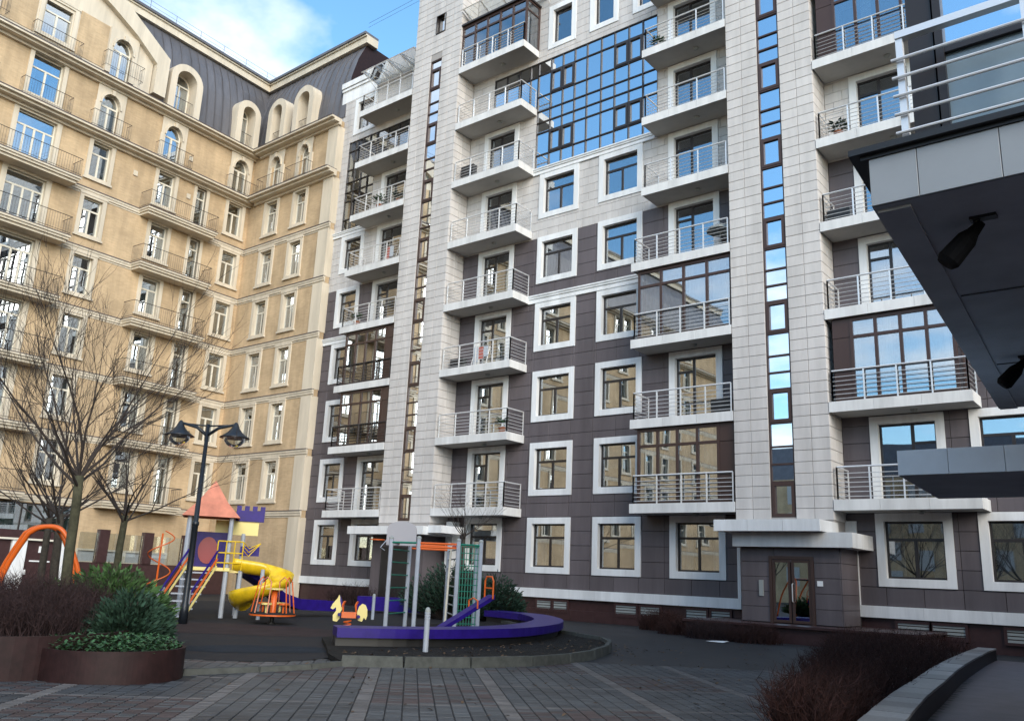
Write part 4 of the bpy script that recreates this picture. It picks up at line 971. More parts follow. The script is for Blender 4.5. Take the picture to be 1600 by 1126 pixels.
# seesaw
p0, p1 = px(703, 972, Y=15.5), px(768, 932, Y=16.7)
t = thing('seesaw', 'purple seesaw beam with an orange tubular backrest, raised end over the bench ring', 'seesaw', (p0.x, p0.y, .1))
d = (p1-p0).normalized(); e = Vector((-d.y,d.x,0)).normalized(); up = d.cross(e)*-1
b = MB(); vs_ = []
for q in (p0-d*.9, p1):
    for a, c in ((-.13,-.05),(.13,-.05),(.13,.05),(-.13,.05)): vs_.append(q+e*a+Vector((0,0,c)))
b.add(vs_, [(0,1,5,4),(1,2,6,5),(2,3,7,6),(3,0,4,7),(4,5,6,7),(3,2,1,0)]); add('beam', b.mesh('beam', 'purple'), t)
q = p1-d*.1; hb = MB(); hb.tube([q-e*.16, q-e*.16+Vector((0,0,.42)), q-e*.1+Vector((0,0,.52)), q+e*.1+Vector((0,0,.52)), q+e*.16+Vector((0,0,.42)), q+e*.16], .022, 6); hb.tube([q-e*.16+Vector((0,0,.25)), q+e*.16+Vector((0,0,.25))], .02, 6); add('backrest', hb.mesh('backrest', 'orange'), t)
q = p1-d*.62; hb = MB(); hb.tube([q-e*.17, q-e*.17+Vector((0,0,.18)), q+Vector((0,0,.24)), q+e*.17+Vector((0,0,.18)), q+e*.17], .02, 6); add('handle', hb.mesh('handle', 'orange'), t)
m_ = (p0+p1)/2; add('pivot', MB().tube([(m_.x-.6*d.x,m_.y-.6*d.y,.0),(m_.x-.6*d.x,m_.y-.6*d.y,max(.2,m_.z-.5))], .06, 8).mesh('pivot', 'orange'), t)
# spring horse
hp = px(541, 990, Z=.05); t = thing('spring_rider', 'yellow horse spring rider with orange seat beside the purple bench end', 'spring rider', (hp.x, hp.y, 0))
mw = Matrix.Translation((hp.x, hp.y, 0)) @ Matrix.Rotation(YAW+R(12), 4, 'Z') 
sp = MB(); sp.tube([(.09*math.cos(q), .09*math.sin(q), .02+.36*q/(8*math.pi)) for q in [8*math.pi*i/60 for i in range(61)]], .018, 5); add('spring', sp.mesh('spring', 'orange'), t, mw)
add('foot', MB().lathe([(.0,.0),(.14,.0),(.14,.03),(.0,.03)], 12).mesh('foot', 'black'), t, mw)
head = [(-.36,.36),(-.26,.34),(-.20,.42),(-.2,.56),(-.14,.66),(-.19,.82),(-.25,.99),(-.29,.90),(-.40,.76),(-.44,.66),(-.38,.63),(-.31,.69),(-.30,.6),(-.37,.5)]
add('head', MB().vprism(list(head), -.02, .02).mesh('head', 'paleyellow'), t, mw)
tail = [(.26,.38),(.36,.36),(.40,.46),(.45,.40),(.48,.5),(.47,.66),(.42,.76),(.34,.79),(.26,.72),(.22,.58)]
add('tail', MB().vprism(tail, -.02, .02).mesh('tail', 'paleyellow'), t, mw)
add('mane', MB().vprism([(-.23,.98),(-.17,.84),(-.12,.7),(-.18,.7),(-.22,.84)], -.03, .03).mesh('mane', 'purple'), t, mw)
add('seat', MB().box(-.16, .2, -.12, .12, .44, .58).mesh('seat', 'orange'), t, mw); add('footrest', MB().tube([(-.22,-.2,.52),(-.22,.2,.52)], .04, 8).tube([(.26,-.2,.48),(.26,.2,.48)], .04, 8).mesh('footrest', 'purple'), t, mw)
hb = MB()
for x in (-.12,.2): hb.tube([(x,-.1,.55),(x-.04,-.1,.75),(x,-.08,.83),(x+.04,.08,.83),(x,.1,.75),(x,.1,.55)], .016, 6)
add('handles', hb.mesh('handles', 'orange'), t, mw)
# spinner
c = px(424, 975, Z=0); t = thing('spinner', 'orange and yellow merry-go-round with a dark round deck', 'merry-go-round', (c.x, c.y, 0))
add('axle', MB().lathe([(.12,.0),(.12,.05),(.06,.06),(.06,.28)], 12, (c.x,c.y)).mesh('axle', 'black'), t)
add('deck', MB().lathe([(.0,.26),(.62,.26),(.64,.30),(.62,.33),(.0,.33)], 28, (c.x,c.y)).mesh('deck', 'rubber'), t); add('rim', MB().lathe([(.62,.24),(.65,.25),(.65,.29),(.62,.28)], 28, (c.x,c.y)).mesh('rim', 'orange'), t)
add('hub', MB().lathe([(.09,.33),(.09,.95),(.0,.96)], 12, (c.x,c.y)).mesh('hub', 'orange', True), t); add('wheel', MB().lathe([(.0,.96),(.27,.96),(.27,1.0),(.0,1.0)], 20, (c.x,c.y)).mesh('wheel', 'paleyellow'), t)
for i in range(4):
    q = R(20+90*i); u1, u2 = Vector((math.cos(q),math.sin(q),0)), Vector((-math.sin(q),math.cos(q),0)); C0 = Vector((c.x,c.y,.33))
    hb = MB(); hb.tube([C0+u1*.58-u2*.2, C0+u1*.45-u2*.16+Vector((0,0,.85)), C0+u1*.43+Vector((0,0,.98)), C0+u1*.45+u2*.16+Vector((0,0,.85)), C0+u1*.58+u2*.2], .018, 6); add('handrail', hb.mesh('handrail', 'orange' if i % 2 == 0 else 'coral'), t)
    s = MB(); s.lathe([(.0,.55),(.15,.55),(.15,.6),(.0,.6)], 12, tuple((C0+u1*.34).xy)); s.tube([C0+u1*.34, C0+u1*.34+Vector((0,0,.22))], .03, 6); add('seat', s.mesh('seat', 'paleyellow' if i % 2 else 'orange'), t)
# play tower with slides
tc0 = Vector((-24.7, 15.6, 0)); ca = YAW+R(18); X = Vector((math.cos(ca), math.sin(ca), 0)); Yv = Vector((-math.sin(ca), math.cos(ca), 0))
def PT(x, y, z): return tc0+X*x+Yv*y+Vector((0,0,z))
t = thing('play_tower', 'playground tower with coral pyramid roof, stairs, yellow spiral slide and purple castle panel', 'play structure', tuple(tc0))
hw = .62
for sx in (-hw, hw):
    for sy in (-hw, hw): add('post', MB().tube([PT(sx,sy,0), PT(sx,sy,3.1)], .07, 8).mesh('post', 'greypost'), t)
rf = [PT(-.86,-.86,3.02),PT(.86,-.86,3.02),PT(.86,.86,3.02),PT(-.86,.86,3.02),PT(-.44,-.44,3.5),PT(.44,-.44,3.5),PT(.44,.44,3.5),PT(-.44,.44,3.5),PT(0,0,4.2)]
for i in range(4):
    j = (i+1) % 4; add('roof_face', MB().add([rf[i],rf[j],rf[4+j],rf[4+i],rf[8]], [(0,1,2,3),(3,2,4)]).mesh('roof_face', 'coral'), t)
def pbox(name, m, x0, x1, y0, y1, z0, z1, par=None):
    b = MB().box(x0,x1,y0,y1,z0,z1); b.v = [tuple(PT(*v)) for v in b.v]; return add(name, b.mesh(name, m), par or t)
pbox('deck', 'paleyellow', -.72, .72, -.72, .72, 1.40, 1.5)
pbox('back_panel', 'purple', -.6, .6, .6, .64, 1.5, 2.6); rp_ = MB().vprism([(.3*math.cos(q), 2.02+.42*math.sin(q)) for q in [2*math.pi*i/20 for i in range(20)]], .57, .598); rp_.v = [tuple(PT(*v)) for v in rp_.v]; add('red_panel', rp_.mesh('red_panel', 'redp'), t)
pbox('left_panel', 'purple', -.64, -.6, -.5, .5, 1.5, 2.3)
# second, lower deck to the right with castle wall
for sx in (1.05,): 
    for sy in (-.5,.75): add('post', MB().tube([PT(sx,sy,0), PT(sx,sy,2.6 if sy > 0 else 1.5)], .07, 8).mesh('post', 'greypost'), t)
pbox('deck', 'paleyellow', .72, 1.1, -.5, .75, 1.36, 1.44); pbox('castle_panel', 'paleyellow', .15, 1.5, .72, .78, 2.55, 3.0)
cpz = pbox('castle_wall', 'purple', .75, 1.65, .66, .84, 3.0, 3.35)
for i in range(4): pbox('merlon', 'purple', .75+.25*i, .9+.25*i, .66, .84, 3.35, 3.5)
pbox('castle_tower', 'purple', 1.0, 1.6, .65, .72, 1.9, 2.2)
rl = MB()
for z in (1.65,1.95,2.3): rl.tube([PT(.3,-.72,z), PT(1.05,-.72,z)], .02, 5)
for x in (.3,.55,.8,1.05): rl.tube([PT(x,-.72,1.44), PT(x,-.72,2.3)], .02, 5)
for k_ in (0,.12,.24): rl.tube([PT(1.05,-.5,2.3-k_), PT(1.25,-.2,2.12-k_), PT(1.6,.1,2.3)], .016, 5)
add('guard_rail', rl.mesh('guard_rail', 'yellow'), t)
# stairs towards the camera-left
s0, s1 = PT(-.1,-.7,1.45), PT(-.75,-2.35,.0); sv = X*.42
for k in (-1, 1):
    for m, dz in (('purple',.55),('orange',.3),('paleyellow',.08)):
        add('stair_rail', MB().tube([s0+sv*k+Vector((0,0,dz)), s1+sv*k+Vector((0,0,dz+.12))], .035, 6).mesh('stair_rail', m), t)
    add('newel', MB().tube([s1+sv*k, s1+sv*k+Vector((0,0,.85))], .06, 8).mesh('newel', 'greypost'), t)
for i in range(7):
    q = s0+(s1-s0)*((i+.6)/7.2); b = MB(); b.box(-.42,.42,-.1,.1,-.02,.02); b.v = [tuple(q+X*v[0]+Yv*v[1]+Vector((0,0,v[2]))) for v in b.v]; add('step', b.mesh('step', 'greypost'), t)
# orange spiral climber on the left
sp = MB(); sp.tube([PT(-1.35+.35*math.cos(q), -.3+.35*math.sin(q), .3+q*.16) for q in [14*i/60 for i in range(61)]], .02, 5); sp.tube([PT(-1.35,-.3,0), PT(-1.35,-.3,2.45)], .03, 6); add('spiral_climber', sp.mesh('spiral_climber', 'orange'), t)
# yellow spiral slide
b = MB(); n = 40; rings_ = []
for i in range(n+1):
    q = i/n; 
    if q < .22: c0 = Vector((.85+.85*q/.22, -.35-.1*q/.22, 1.44-.1*q/.22)); tq = Vector((1,-.1,0))
    else:
        w_ = (q-.22)/.78; ang = R(88-300*w_); c0 = Vector((1.7+.58*math.cos(ang), -1.03+.58*math.sin(ang), 1.34-1.05*w_)); tq = Vector((math.sin(ang), -math.cos(ang), 0))
    tq.normalize(); sd_ = Vector((tq.y,-tq.x,0))
    row = []
    for k in range(9):
        a_ = math.pi*k/8; row.append(PT(*(c0+sd_*(.33*math.cos(a_))+Vector((0,0,.36-.36*math.sin(a_))))))
    for k in range(9):
        a_ = math.pi*(8-k)/8; row.append(PT(*(c0+sd_*(.37*math.cos(a_))+Vector((0,0,.36-.41*math.sin(a_))))))
    rings_.append(row)
nv = 18; vv = [v for r_ in rings_ for v in r_]; b.add(vv, [(i*nv+k, i*nv+(k+1)%nv, (i+1)*nv+(k+1)%nv, (i+1)*nv+k) for i in range(n) for k in range(nv)]+[tuple(range(nv)), tuple(n*nv+k for k in reversed(range(nv)))])
add('spiral_slide', b.mesh('spiral_slide', 'yellow', True), t)
add('slide_post', MB().tube([PT(1.7,-1.03,0), PT(1.7,-1.03,1.5)], .06, 8).mesh('slide_post', 'greypost'), t)
# purple straight slide to the back right
b = MB(); path = [(1.0,.3,1.45),(1.7,.7,1.05),(2.4,1.1,.5),(3.0,1.45,.3),(4.3,2.2,.25)]
R_ = []
for i, p in enumerate(path):
    for a, c in ((-.3,.28),(-.3,0),(.3,0),(.3,.28),(.34,.28),(.34,-.06),(-.34,-.06),(-.34,.28)): R_.append(PT(p[0]-.5*a, p[1]+.87*a, p[2]+c))
b.add(R_, [(i*8+k, i*8+(k+1)%8, (i+1)*8+(k+1)%8, (i+1)*8+k) for i in range(len(path)-1) for k in range(8)]+[tuple(range(8)), tuple(32+k for k in reversed(range(8)))]); add('straight_slide', b.mesh('straight_slide', 'purple'), t)

# ------------------------------------------------------------------ low granite wall, path and facade beds on the right
rw_l = [(-2.75,7.6),(-3.08,9.73),(-3.34,11.3),(-3.62,13.1),(-3.95,15.6),(-4.34,18.4),(-4.72,21.8),(-5.0,24.6),(-5.15,26.6)]
t = thing('retaining_wall', 'low curved wall of black granite with pale cap stones beside the red hedge', 'wall', (-3.5, 12, 0))
P_ = smooth_path(rw_l, 3); Q_ = offs(P_, -.42)
for i in range(len(P_)-1):
    a, c_, d_, e_ = P_[i], P_[i+1], Q_[i+1], Q_[i]
    add('wall_block', MB().prism([a,e_,d_,c_], 0, .265).mesh('wall_block', 'granite'), t)
    sh = lambda p, q, k: (p[0]+(q[0]-p[0])*k, p[1]+(q[1]-p[1])*k)
    add('cap_stone', MB().prism([sh(a,c_,.008),sh(e_,d_,.008),sh(d_,e_,.008),sh(c_,a,.008)], .27, .305+rnd.uniform(-.003,.003)).mesh('cap_stone', 'granitecap'), t)
sheet('path', [(x+.38,y) for x, y in rw_l]+[(3,27),(3,2),(-1.8,4)], .012, 'pavered_dark')
mat('asphaltwet', (.035,.037,.04), .5, var=.3)

# ------------------------------------------------------------------ plants
def blade(b, p, d, L, r, seg=2, bend=.3, rr=rnd):
    pts = [p]; d = Vector(d).normalized(); q = Vector(p)
    for i in range(seg):
        d = (d+Vector((rr.uniform(-bend,bend), rr.uniform(-bend,bend), rr.uniform(-bend,bend)*.6))).normalized(); q = q+d*(L/seg); pts.append(tuple(q))
    b.tube(pts, [r*(1-.75*i/seg) for i in range(seg+1)], 3, False); return pts
def twigbush(name, label, cat, pts_fn, n, h, m, seed, r=.006, z0=0., group=None, sub=3, hv=.35):
    rr = random.Random(seed); b = MB(); cx = []
    for i in range(n):
        x, y, hh = pts_fn(rr); H = h*hh*(1-hv+hv*rr.random()*1.3); cx.append((x,y))
        pts = blade(b, (x,y,z0), (rr.uniform(-.45,.45), rr.uniform(-.45,.45), 1), H, r, 3, .28, rr)
        for k in range(sub):
            j = rr.randint(1, 2); p = Vector(pts[j]).lerp(Vector(pts[j+1]), rr.random()); blade(b, tuple(p), (rr.uniform(-1,1), rr.uniform(-1,1), rr.uniform(.1,1.2)), H*rr.uniform(.15,.38), r*.6, 2, .35, rr)
    mx_ = sum(p[0] for p in cx)/n; my_ = sum(p[1] for p in cx)/n
    t = thing(name, label, cat, (mx_,my_,z0), group); add('twigs', b.mesh('twigs', m), t); return t
def in_ellipse(cx, cy, a, c, rot=0):
    def f(rr):
        while True:
            u, v = rr.uniform(-1,1), rr.uniform(-1,1)
            if u*u+v*v < 1: break
        co, si = math.cos(rot), math.sin(rot); k = 1-.45*(u*u+v*v)**2
        return cx+a*u*co-c*v*si, cy+a*u*si+c*v*co, k
    return f
def in_quad(A_, B_, C_, D_):
    def f(rr):
        u, v = rr.random(), rr.random(); p = (Vector(A_)*(1-u)+Vector(B_)*u)*(1-v)+(Vector(D_)*(1-u)+Vector(C_)*u)*v; e_ = min(u,1-u,v,1-v)
        return p.x, p.y, .82+.18*min(1, e_*8)
    return f
def hedge_pts(rr):
    v = rr.random()**1.25; y = 9.2+17.0*v; xr = -3.25-(y-9.7)*.118; xl = -4.12-(y-10.4)*.30; u = rr.random(); e_ = min(u,1-u)
    return xl+(xr-.1-xl)*u, y, .78+.22*min(1,e_*7)
twigbush('hedge', 'bare reddish brown clipped hedge along the low granite wall', 'hedge', hedge_pts, 3700, .64, 'redbush', 3, r=.0072, sub=5, hv=.42)
for i, (x, y, h, lab) in enumerate(((-15.4,27.9,.75,'round dark reddish shrub by the basement windows, farthest left of the facade shrubs'),(-13.9,26.5,.55,'low wispy shrub in the bed left of the entrance terrace'),(-12.4,25.6,.6,'scrubby brown shrub before the entrance terrace'),(-10.9,25.4,.55,'low dry shrub before the terrace right of the litter'))):
    twigbush('shrub', lab, 'shrub', in_ellipse(x, y, .8, .5, .2), 420, h, 'redbush' if i != 2 else 'brownbush', 20+i, r=.008, sub=4, group='bare shrubs along the facade')
twigbush('shrub', 'brown bare shrub bed against the plinth behind the spring horse', 'shrub', in_ellipse(-30.2, 28.2, 3.6, .6, 0), 900, 1.0, 'brownbush', 29, r=.012, sub=3)
# planters
def planter(label, cx, cy, a, c, rot, h, group='rust brown steel planters'):
    n = 96; co, si = math.cos(rot), math.sin(rot)
    P = [(cx+a*math.cos(q)*co-c*math.sin(q)*si, cy+a*math.cos(q)*si+c*math.sin(q)*co) for q in [2*math.pi*i/n for i in range(n)]]
    Pi = [(cx+(a-.05)*math.cos(q)*co-(c-.05)*math.sin(q)*si, cy+(a-.05)*math.cos(q)*si+(c-.05)*math.sin(q)*co) for q in [2*math.pi*i/n for i in range(n)]]
    t = thing('planter', label, 'planter', (cx,cy,0), group); b = MB()
    b.add([(x,y,0) for x,y in P]+[(x,y,h) for x,y in P]+[(x,y,h) for x,y in Pi]+[(x,y,h-.15) for x,y in Pi], [f for i in range(n) for f in ((i,(i+1)%n,n+(i+1)%n,n+i),(n+i,n+(i+1)%n,2*n+(i+1)%n,2*n+i),(2*n+i,2*n+(i+1)%n,3*n+(i+1)%n,3*n+i))])
    add('wall', b.mesh('wall', 'corten'), t); add('soil', MB().add([(x,y,h-.1) for x,y in Pi], [tuple(range(n))]).mesh('soil', 'soil'), t)
    return t
planter('large round rust brown planter at the left edge holding the brown shrub', -15.3, 5.9, 3.0, 2.2, R(-14), .57)
planter('smaller oval rust brown planter bulging before the large one with green ground cover', -12.36, 6.5, .98, .98, 0, .42)
bs = twigbush('shrub', 'dense brown bare shrub filling the large planter at left', 'shrub', in_ellipse(-15.0, 6.35, 1.9, 1.35, R(-28)), 2300, .84, 'brownbush', 41, r=.0055, z0=.45, sub=6)
# evergreen shrubs: sprays of needle shoots
def juniper(label, c, a, bb, h, n, m, seed, z0=0, flat=.5, group='evergreen shrubs'):
    rr = random.Random(seed); b = MB(); s = MB()
    for i in range(n):
        q = rr.random()*2*math.pi; e_ = rr.uniform(.05,1); rad = math.sqrt(rr.random())
        d = Vector((math.cos(q)*a, math.sin(q)*bb, 0)); tip = Vector((c[0],c[1],z0))+d*rad+Vector((0,0,h*(1-.6*rad*rad)*rr.uniform(.45,1.05)))
        root = Vector((c[0],c[1],z0))+d*rad*.35; ax = (tip-root); L = ax.length; ax.normalize()
        s.tube([tuple(root), tuple(tip)], [.012,.004], 3, False)
        out_ = Vector((d.x,d.y,0)).normalized()
        for k in range(18):
            p = root.lerp(tip, .45+.55*rr.random()); dd = (ax*.6+out_*.5+Vector((rr.uniform(-1,1),rr.uniform(-1,1),rr.uniform(-.4,.8)))*flat).normalized(); l = rr.uniform(.08,.18)
            sd_ = dd.cross(Vector((rr.uniform(-1,1),rr.uniform(-1,1),rr.uniform(-1,1)))).normalized()*l*.16
            b.add([p-sd_*.4, p+dd*l*.45-sd_, p+dd*l, p+dd*l*.45+sd_], [(0,1,2,3)])
    t = thing('juniper', label, 'shrub', (c[0],c[1],z0), group); add('foliage', b.mesh('foliage', m), t); add('stems', s.mesh('stems', 'twig'), t)
juniper('pale green spreading juniper behind the brown shrub', (-16.2, 8.35), 1.05, 1.2, 1.38, 1300, 'juniper', 51, .1)
juniper('dark bushy evergreen above the small planter', (-13.5, 7.3), .58, .66, .78, 1000, 'juniperdark', 52, .3)
jp = px(120, 925, depth=16.5); juniper('low green juniper at the foot of the tall bare tree', (jp.x, jp.y), 1.3, 1.0, 1.0, 420, 'juniper', 53, .2)
juniper('dark juniper mass behind the climbing frame before the facade', (-21.9, 24.0), 2.4, 1.2, 2.0, 1100, 'juniperdark', 54, 0)
juniper('rounded dark green juniper right of the climbing frame', (-20.3, 24.6), 1.25, 1.0, 1.75, 650, 'juniperdark', 55, 0)
# ground cover in the small planter
rr = random.Random(61); b = MB()
f_ = in_ellipse(-12.36, 6.5, .94, .94, 0)
for i in range(2600):
    x, y, k = f_(rr); z = .34+.24*k*rr.random(); q = rr.random()*6.28; d = Vector((math.cos(q), math.sin(q), rr.uniform(-.2,.7))).normalized(); s_ = d.cross(Vector((0,0,1))).normalized()*.022; p = Vector((x,y,z)); l = rr.uniform(.05,.09)
    b.add([p, p+d*l*.5+s_, p+d*l, p+d*l*.5-s_], [(0,1,2,3)])
o = add('ground_cover', b.mesh('ground_cover', 'leaf')); o['kind'] = 'stuff'; tag(o, 'green leafy ground cover in the small rust brown planter', 'ground cover')
# bare trees
def tree(label, base, fork_z, top_z, spread, r0, seed, nmain=9, mt='bark', dens=1., lean=(0,0), z0=0.):
    rr = random.Random(seed); base = Vector(base); tr = MB(); cr = MB()
    f = Vector((base.x+lean[0], base.y+lean[1], fork_z)); n = 7
    tr.tube([tuple((Vector((base.x,base.y,z0))).lerp(f, i/n)+Vector((rr.uniform(-1,1)*r0*.15, rr.uniform(-1,1)*r0*.15, 0))*(0 < i < n)) for i in range(n+1)], [r0*(1.25 if i == 0 else 1-.25*i/n) for i in range(n+1)], 10)
    Hc = top_z-fork_z
    def grow(p, d, L, r, lev):
        seg = 4 if lev < 2 else 3; pts = [tuple(p)]; q = Vector(p); rads = [r]
        for i in range(seg):
            d = (d+Vector((rr.uniform(-.16,.16), rr.uniform(-.16,.16), rr.uniform(-.06,.16)))*(1+.25*lev)).normalized(); q = q+d*(L/seg); pts.append(tuple(q)); rads.append(r*(1-(.62 if lev < 3 else .8)*(i+1)/seg))
        cr.tube(pts, rads, (6 if lev == 0 else 4 if lev == 1 else 3), False)
        if lev >= 3: return
        nc = [5,5,4][lev]
        for k in range(max(2, int(nc*dens))):
            tt = rr.uniform(.25,1) if k else 1.; j = min(int(tt*seg), seg-1); pp_ = Vector(pts[j]).lerp(Vector(pts[j+1]), tt*seg-j)
            side = Vector((rr.uniform(-1,1), rr.uniform(-1,1), rr.uniform(-.5,.7))); dd = (d*1.0+side*(.62 if k else .2)).normalized()
            grow(pp_, dd, L*rr.uniform(.5,.72), max(.004, rads[j]*.55), lev+1)
    for i in range(nmain):
        q = 2*math.pi*(i+rr.random()*.6)/nmain; el = rr.uniform(.55,1.25) if i else 1.5
        d = Vector((math.cos(q)*spread*math.cos(el), math.sin(q)*spread*math.cos(el), math.sin(el))).normalized()
        grow(f-Vector((0,0,rr.random()*.25)), d, Hc*rr.uniform(.48,.64), r0*.27, 0)
    t = thing('bare_tree', label, 'tree', (base.x,base.y,z0), 'bare trees'); add('trunk', tr.mesh('trunk', mt, True), t); add('crown', cr.mesh('crown', 'twig', True), t)
def tpos(x, y, dp): p = px(x, y, depth=dp); return (p.x, p.y, 0)
bq = tpos(106, 925, 15.0); fq = px(124, 742, depth=15.0); tree('tall bare tree with greenish trunk rising behind the brown shrub', bq, fq.z, 6.7, 1.25, .10, 71, 12, 'trunk_green', 1.0, (fq.x-bq[0], fq.y-bq[1]))
bq = tpos(177, 895, 20.5); fq = px(196, 805, depth=20.5); tree('slender bare tree right of the tall one, before the beige wall', bq, fq.z, 5.3, 1.5, .10, 72, 9, 'trunk_green', .8, (fq.x-bq[0], fq.y-bq[1]))
bq = tpos(66, 905, 19); fq = px(78, 808, depth=19); tree('thin bare tree beside the orange swing frame, leftmost trunk', bq, fq.z, 5.2, 1.5, .09, 73, 8, 'bark', .8, (fq.x-bq[0], fq.y-bq[1]))
bq = tpos(88, 905, 18); fq = px(95, 802, depth=18); tree('bare tree between the leftmost trunk and the tall tree', bq, fq.z, 5.0, 1.4, .10, 74, 8, 'bark', .8, (fq.x-bq[0], fq.y-bq[1]))
bq = px(722, 900, Y=25.0); fq = px(722, 836, Y=25.0); tree('small bare tree behind the climbing frame before the facade', (bq.x, bq.y, 0), fq.z, 5.0, 1.5, .08, 75, 9, 'bark', .7)
for i, (x, y) in enumerate(((-16.8,-9.5),(-10.6,-11),(-13.4,-15),(-20.5,-13))): tree(('bare courtyard tree mirrored in the ground floor windows, first of the row','bare courtyard tree mirrored in the ground floor windows, second of the row','bare courtyard tree mirrored in the ground floor windows, third of the row','bare courtyard tree mirrored in the ground floor windows, fourth of the row')[i], (x,y,0), 3.0, 9.5, 1.5, .2, 80+i, 10, 'bark', .9)

# ------------------------------------------------------------------ lamp post
lb = px(285, 975, Z=0); H = 5.42
t = thing('lamp_post', 'black double-arm lamp post with bell shades left of the play tower', 'street lamp', (lb.x, lb.y, 0))
add('pole', MB().tube([(lb.x,lb.y,0),(lb.x,lb.y,.5),(lb.x,lb.y,.55),(lb.x,lb.y,2.6),(lb.x,lb.y,2.62),(lb.x,lb.y,2.7),(lb.x,lb.y,2.72),(lb.x,lb.y,H)], [.12,.11,.085,.08,.095,.095,.07,.05], 12).mesh('pole', 'lamp', True), t)
rd = Vector((c_r0.x, c_r0.y, 0))
for s_ in (-1, 1):
    e_ = Vector((lb.x,lb.y,H))+rd*s_*.78; b = MB(); b.tube([Vector((lb.x,lb.y,H-.32)), Vector((lb.x,lb.y,H-.1))+rd*s_*.3, e_+Vector((0,0,.02)), e_+rd*s_*.06], [.05,.045,.035,.03], 8); b.tube([Vector((lb.x,lb.y,H-.05)), e_], .025, 6)
    add('arm', b.mesh('arm', 'lamp', True), t)
    z = e_.z; so = add('lamp_shade', MB().lathe([(.03,z+.08),(.06,z+.04),(.09,z-.03),(.12,z-.1),(.2,z-.2),(.36,z-.32),(.42,z-.36),(.40,z-.37),(.0,z-.34)], 24, (e_.x,e_.y)).mesh('lamp_shade', 'lamp', True), t)
    add('lamp_glass', MB().lathe([(.30,z-.365),(.28,z-.46),(.2,z-.56),(.1,z-.62),(0,z-.635)], 20, (e_.x,e_.y)).mesh('lamp_glass', 'glassclear', True), so)
# ------------------------------------------------------------------ orange swing frame
t = thing('swing_frame', 'orange tubular swing frame of two bent arches at the left', 'swing', tuple(px(60, 960, depth=16.5).xy)+(0,))
for dp, off in ((16.2,0),(17.0,-6)):
    pts = [px(-20+off, 950, depth=dp)]+[px(x+off, y, depth=dp) for x, y in ((2,902),(40,840),(50,830),(62,824),(80,822),(95,826),(104,838),(110,852),(124,905),(134,950))]
    pts[0].z = 0; pts[-1].z = 0
    add('arch', MB().tube(smooth_path([tuple(p) for p in pts], 3), .045, 8).mesh('arch', 'orange', True), t)
p, q = px(62,824,depth=16.2), px(56,824,depth=17.0); add('crossbar', MB().tube([p,q], .04, 8).mesh('crossbar', 'orange'), t)
p, q = px(97,828,depth=16.2), px(92,828,depth=17.0); add('crossbar', MB().tube([p,q], .05, 8).mesh('crossbar', 'black'), t)
# ------------------------------------------------------------------ maroon walls before the beige wing
def uz(x, y, v):
    d = px(x, y, depth=1)-CAM; k = (DB-v*-1*-1 if False else (DB-v))/nb.dot(d); p = CAM+d*k; return tb.dot(p), p.z
u0, _ = uz(0, 850, -4); u1, z1 = uz(103, 832, -4); 
t = thing('gate_wall', 'maroon panelled wall with white posts and small notices behind the swing frame', 'wall', tuple((tb*u0+nb*(DB+4)).xy)+(0,))
xf = B1(0,-4,0)
add('beam', MB().box(10, u1+.1, -.15, .3, z1-.35, z1).mesh('beam', 'maroon'), t, xf); add('trim', MB().box(10, u1+.08, -.17, -.1, z1-.43, z1-.35).mesh('trim', 'pvc'), t, xf)
ua, _ = uz(10, 890, -4); ub, _ = uz(34, 890, -4); uc, _ = uz(87, 890, -4); ud, _ = uz(100, 890, -4)
for a, c_ in ((ua,ub),(uc,ud)): add('post', MB().box(a, c_, -.1, .2, 0, z1-.43).mesh('post', 'white'), t, xf)
for a, c_ in ((10,ua),(ub,uc)): add('panel', MB().box(a+.02, c_-.02, .0, .1, 0, z1-.43).mesh('panel', 'maroon'), t, xf)
for x, y, w_, h_ in ((63,858,.16,.28),(36,893,.16,.2),(53,876,.45,.06),(73,877,.22,.06)): a, z = uz(x, y, -4); add('notice', MB().box(a-w_/2, a+w_/2, -.03, 0, z-h_/2, z+h_/2).mesh('notice', 'white'), t, xf)
t = thing('fence', 'maroon low wall with tall posts and glass panels before the beige wall', 'fence', tuple((tb*26+nb*(DB+3)).xy)+(0,)); xf = B1(0,-3,0)
us = uz(118, 880, -3)[0]; ue = 31.5
n = 6
for i in range(n): add('wall_panel', MB().box(us+(ue-us)*i/n+.01, us+(ue-us)*(i+1)/n-.01, 0, .2, 0, 1.44).mesh('wall_panel', 'maroon'), t, xf)
pu = []
for x in (150, 221, 284): a, _ = uz(x, 870, -3); pu.append(a); add('post', MB().box(a, a+.52, -.06, .26, 1.44, 3.02).mesh('post', 'maroon'), t, xf)
edges = [us]+[v for a in pu for v in (a, a+.52)]+[ue]
for i in range(0, len(edges), 2): add('glass_panel', MB().box(edges[i]+.03, edges[i+1]-.03, .08, .1, 1.46, 2.85).mesh('glass_panel', 'glassclear'), t, xf)
tag(add('litter', MB().add([(-11.9,24.2,.02),(-11.3,24.1,.02),(-11.25,24.4,.06),(-11.8,24.5,.03)], [(0,1,2,3)]).mesh('litter', 'white')), 'white scrap of paper lying at the edge of the paving', 'litter')

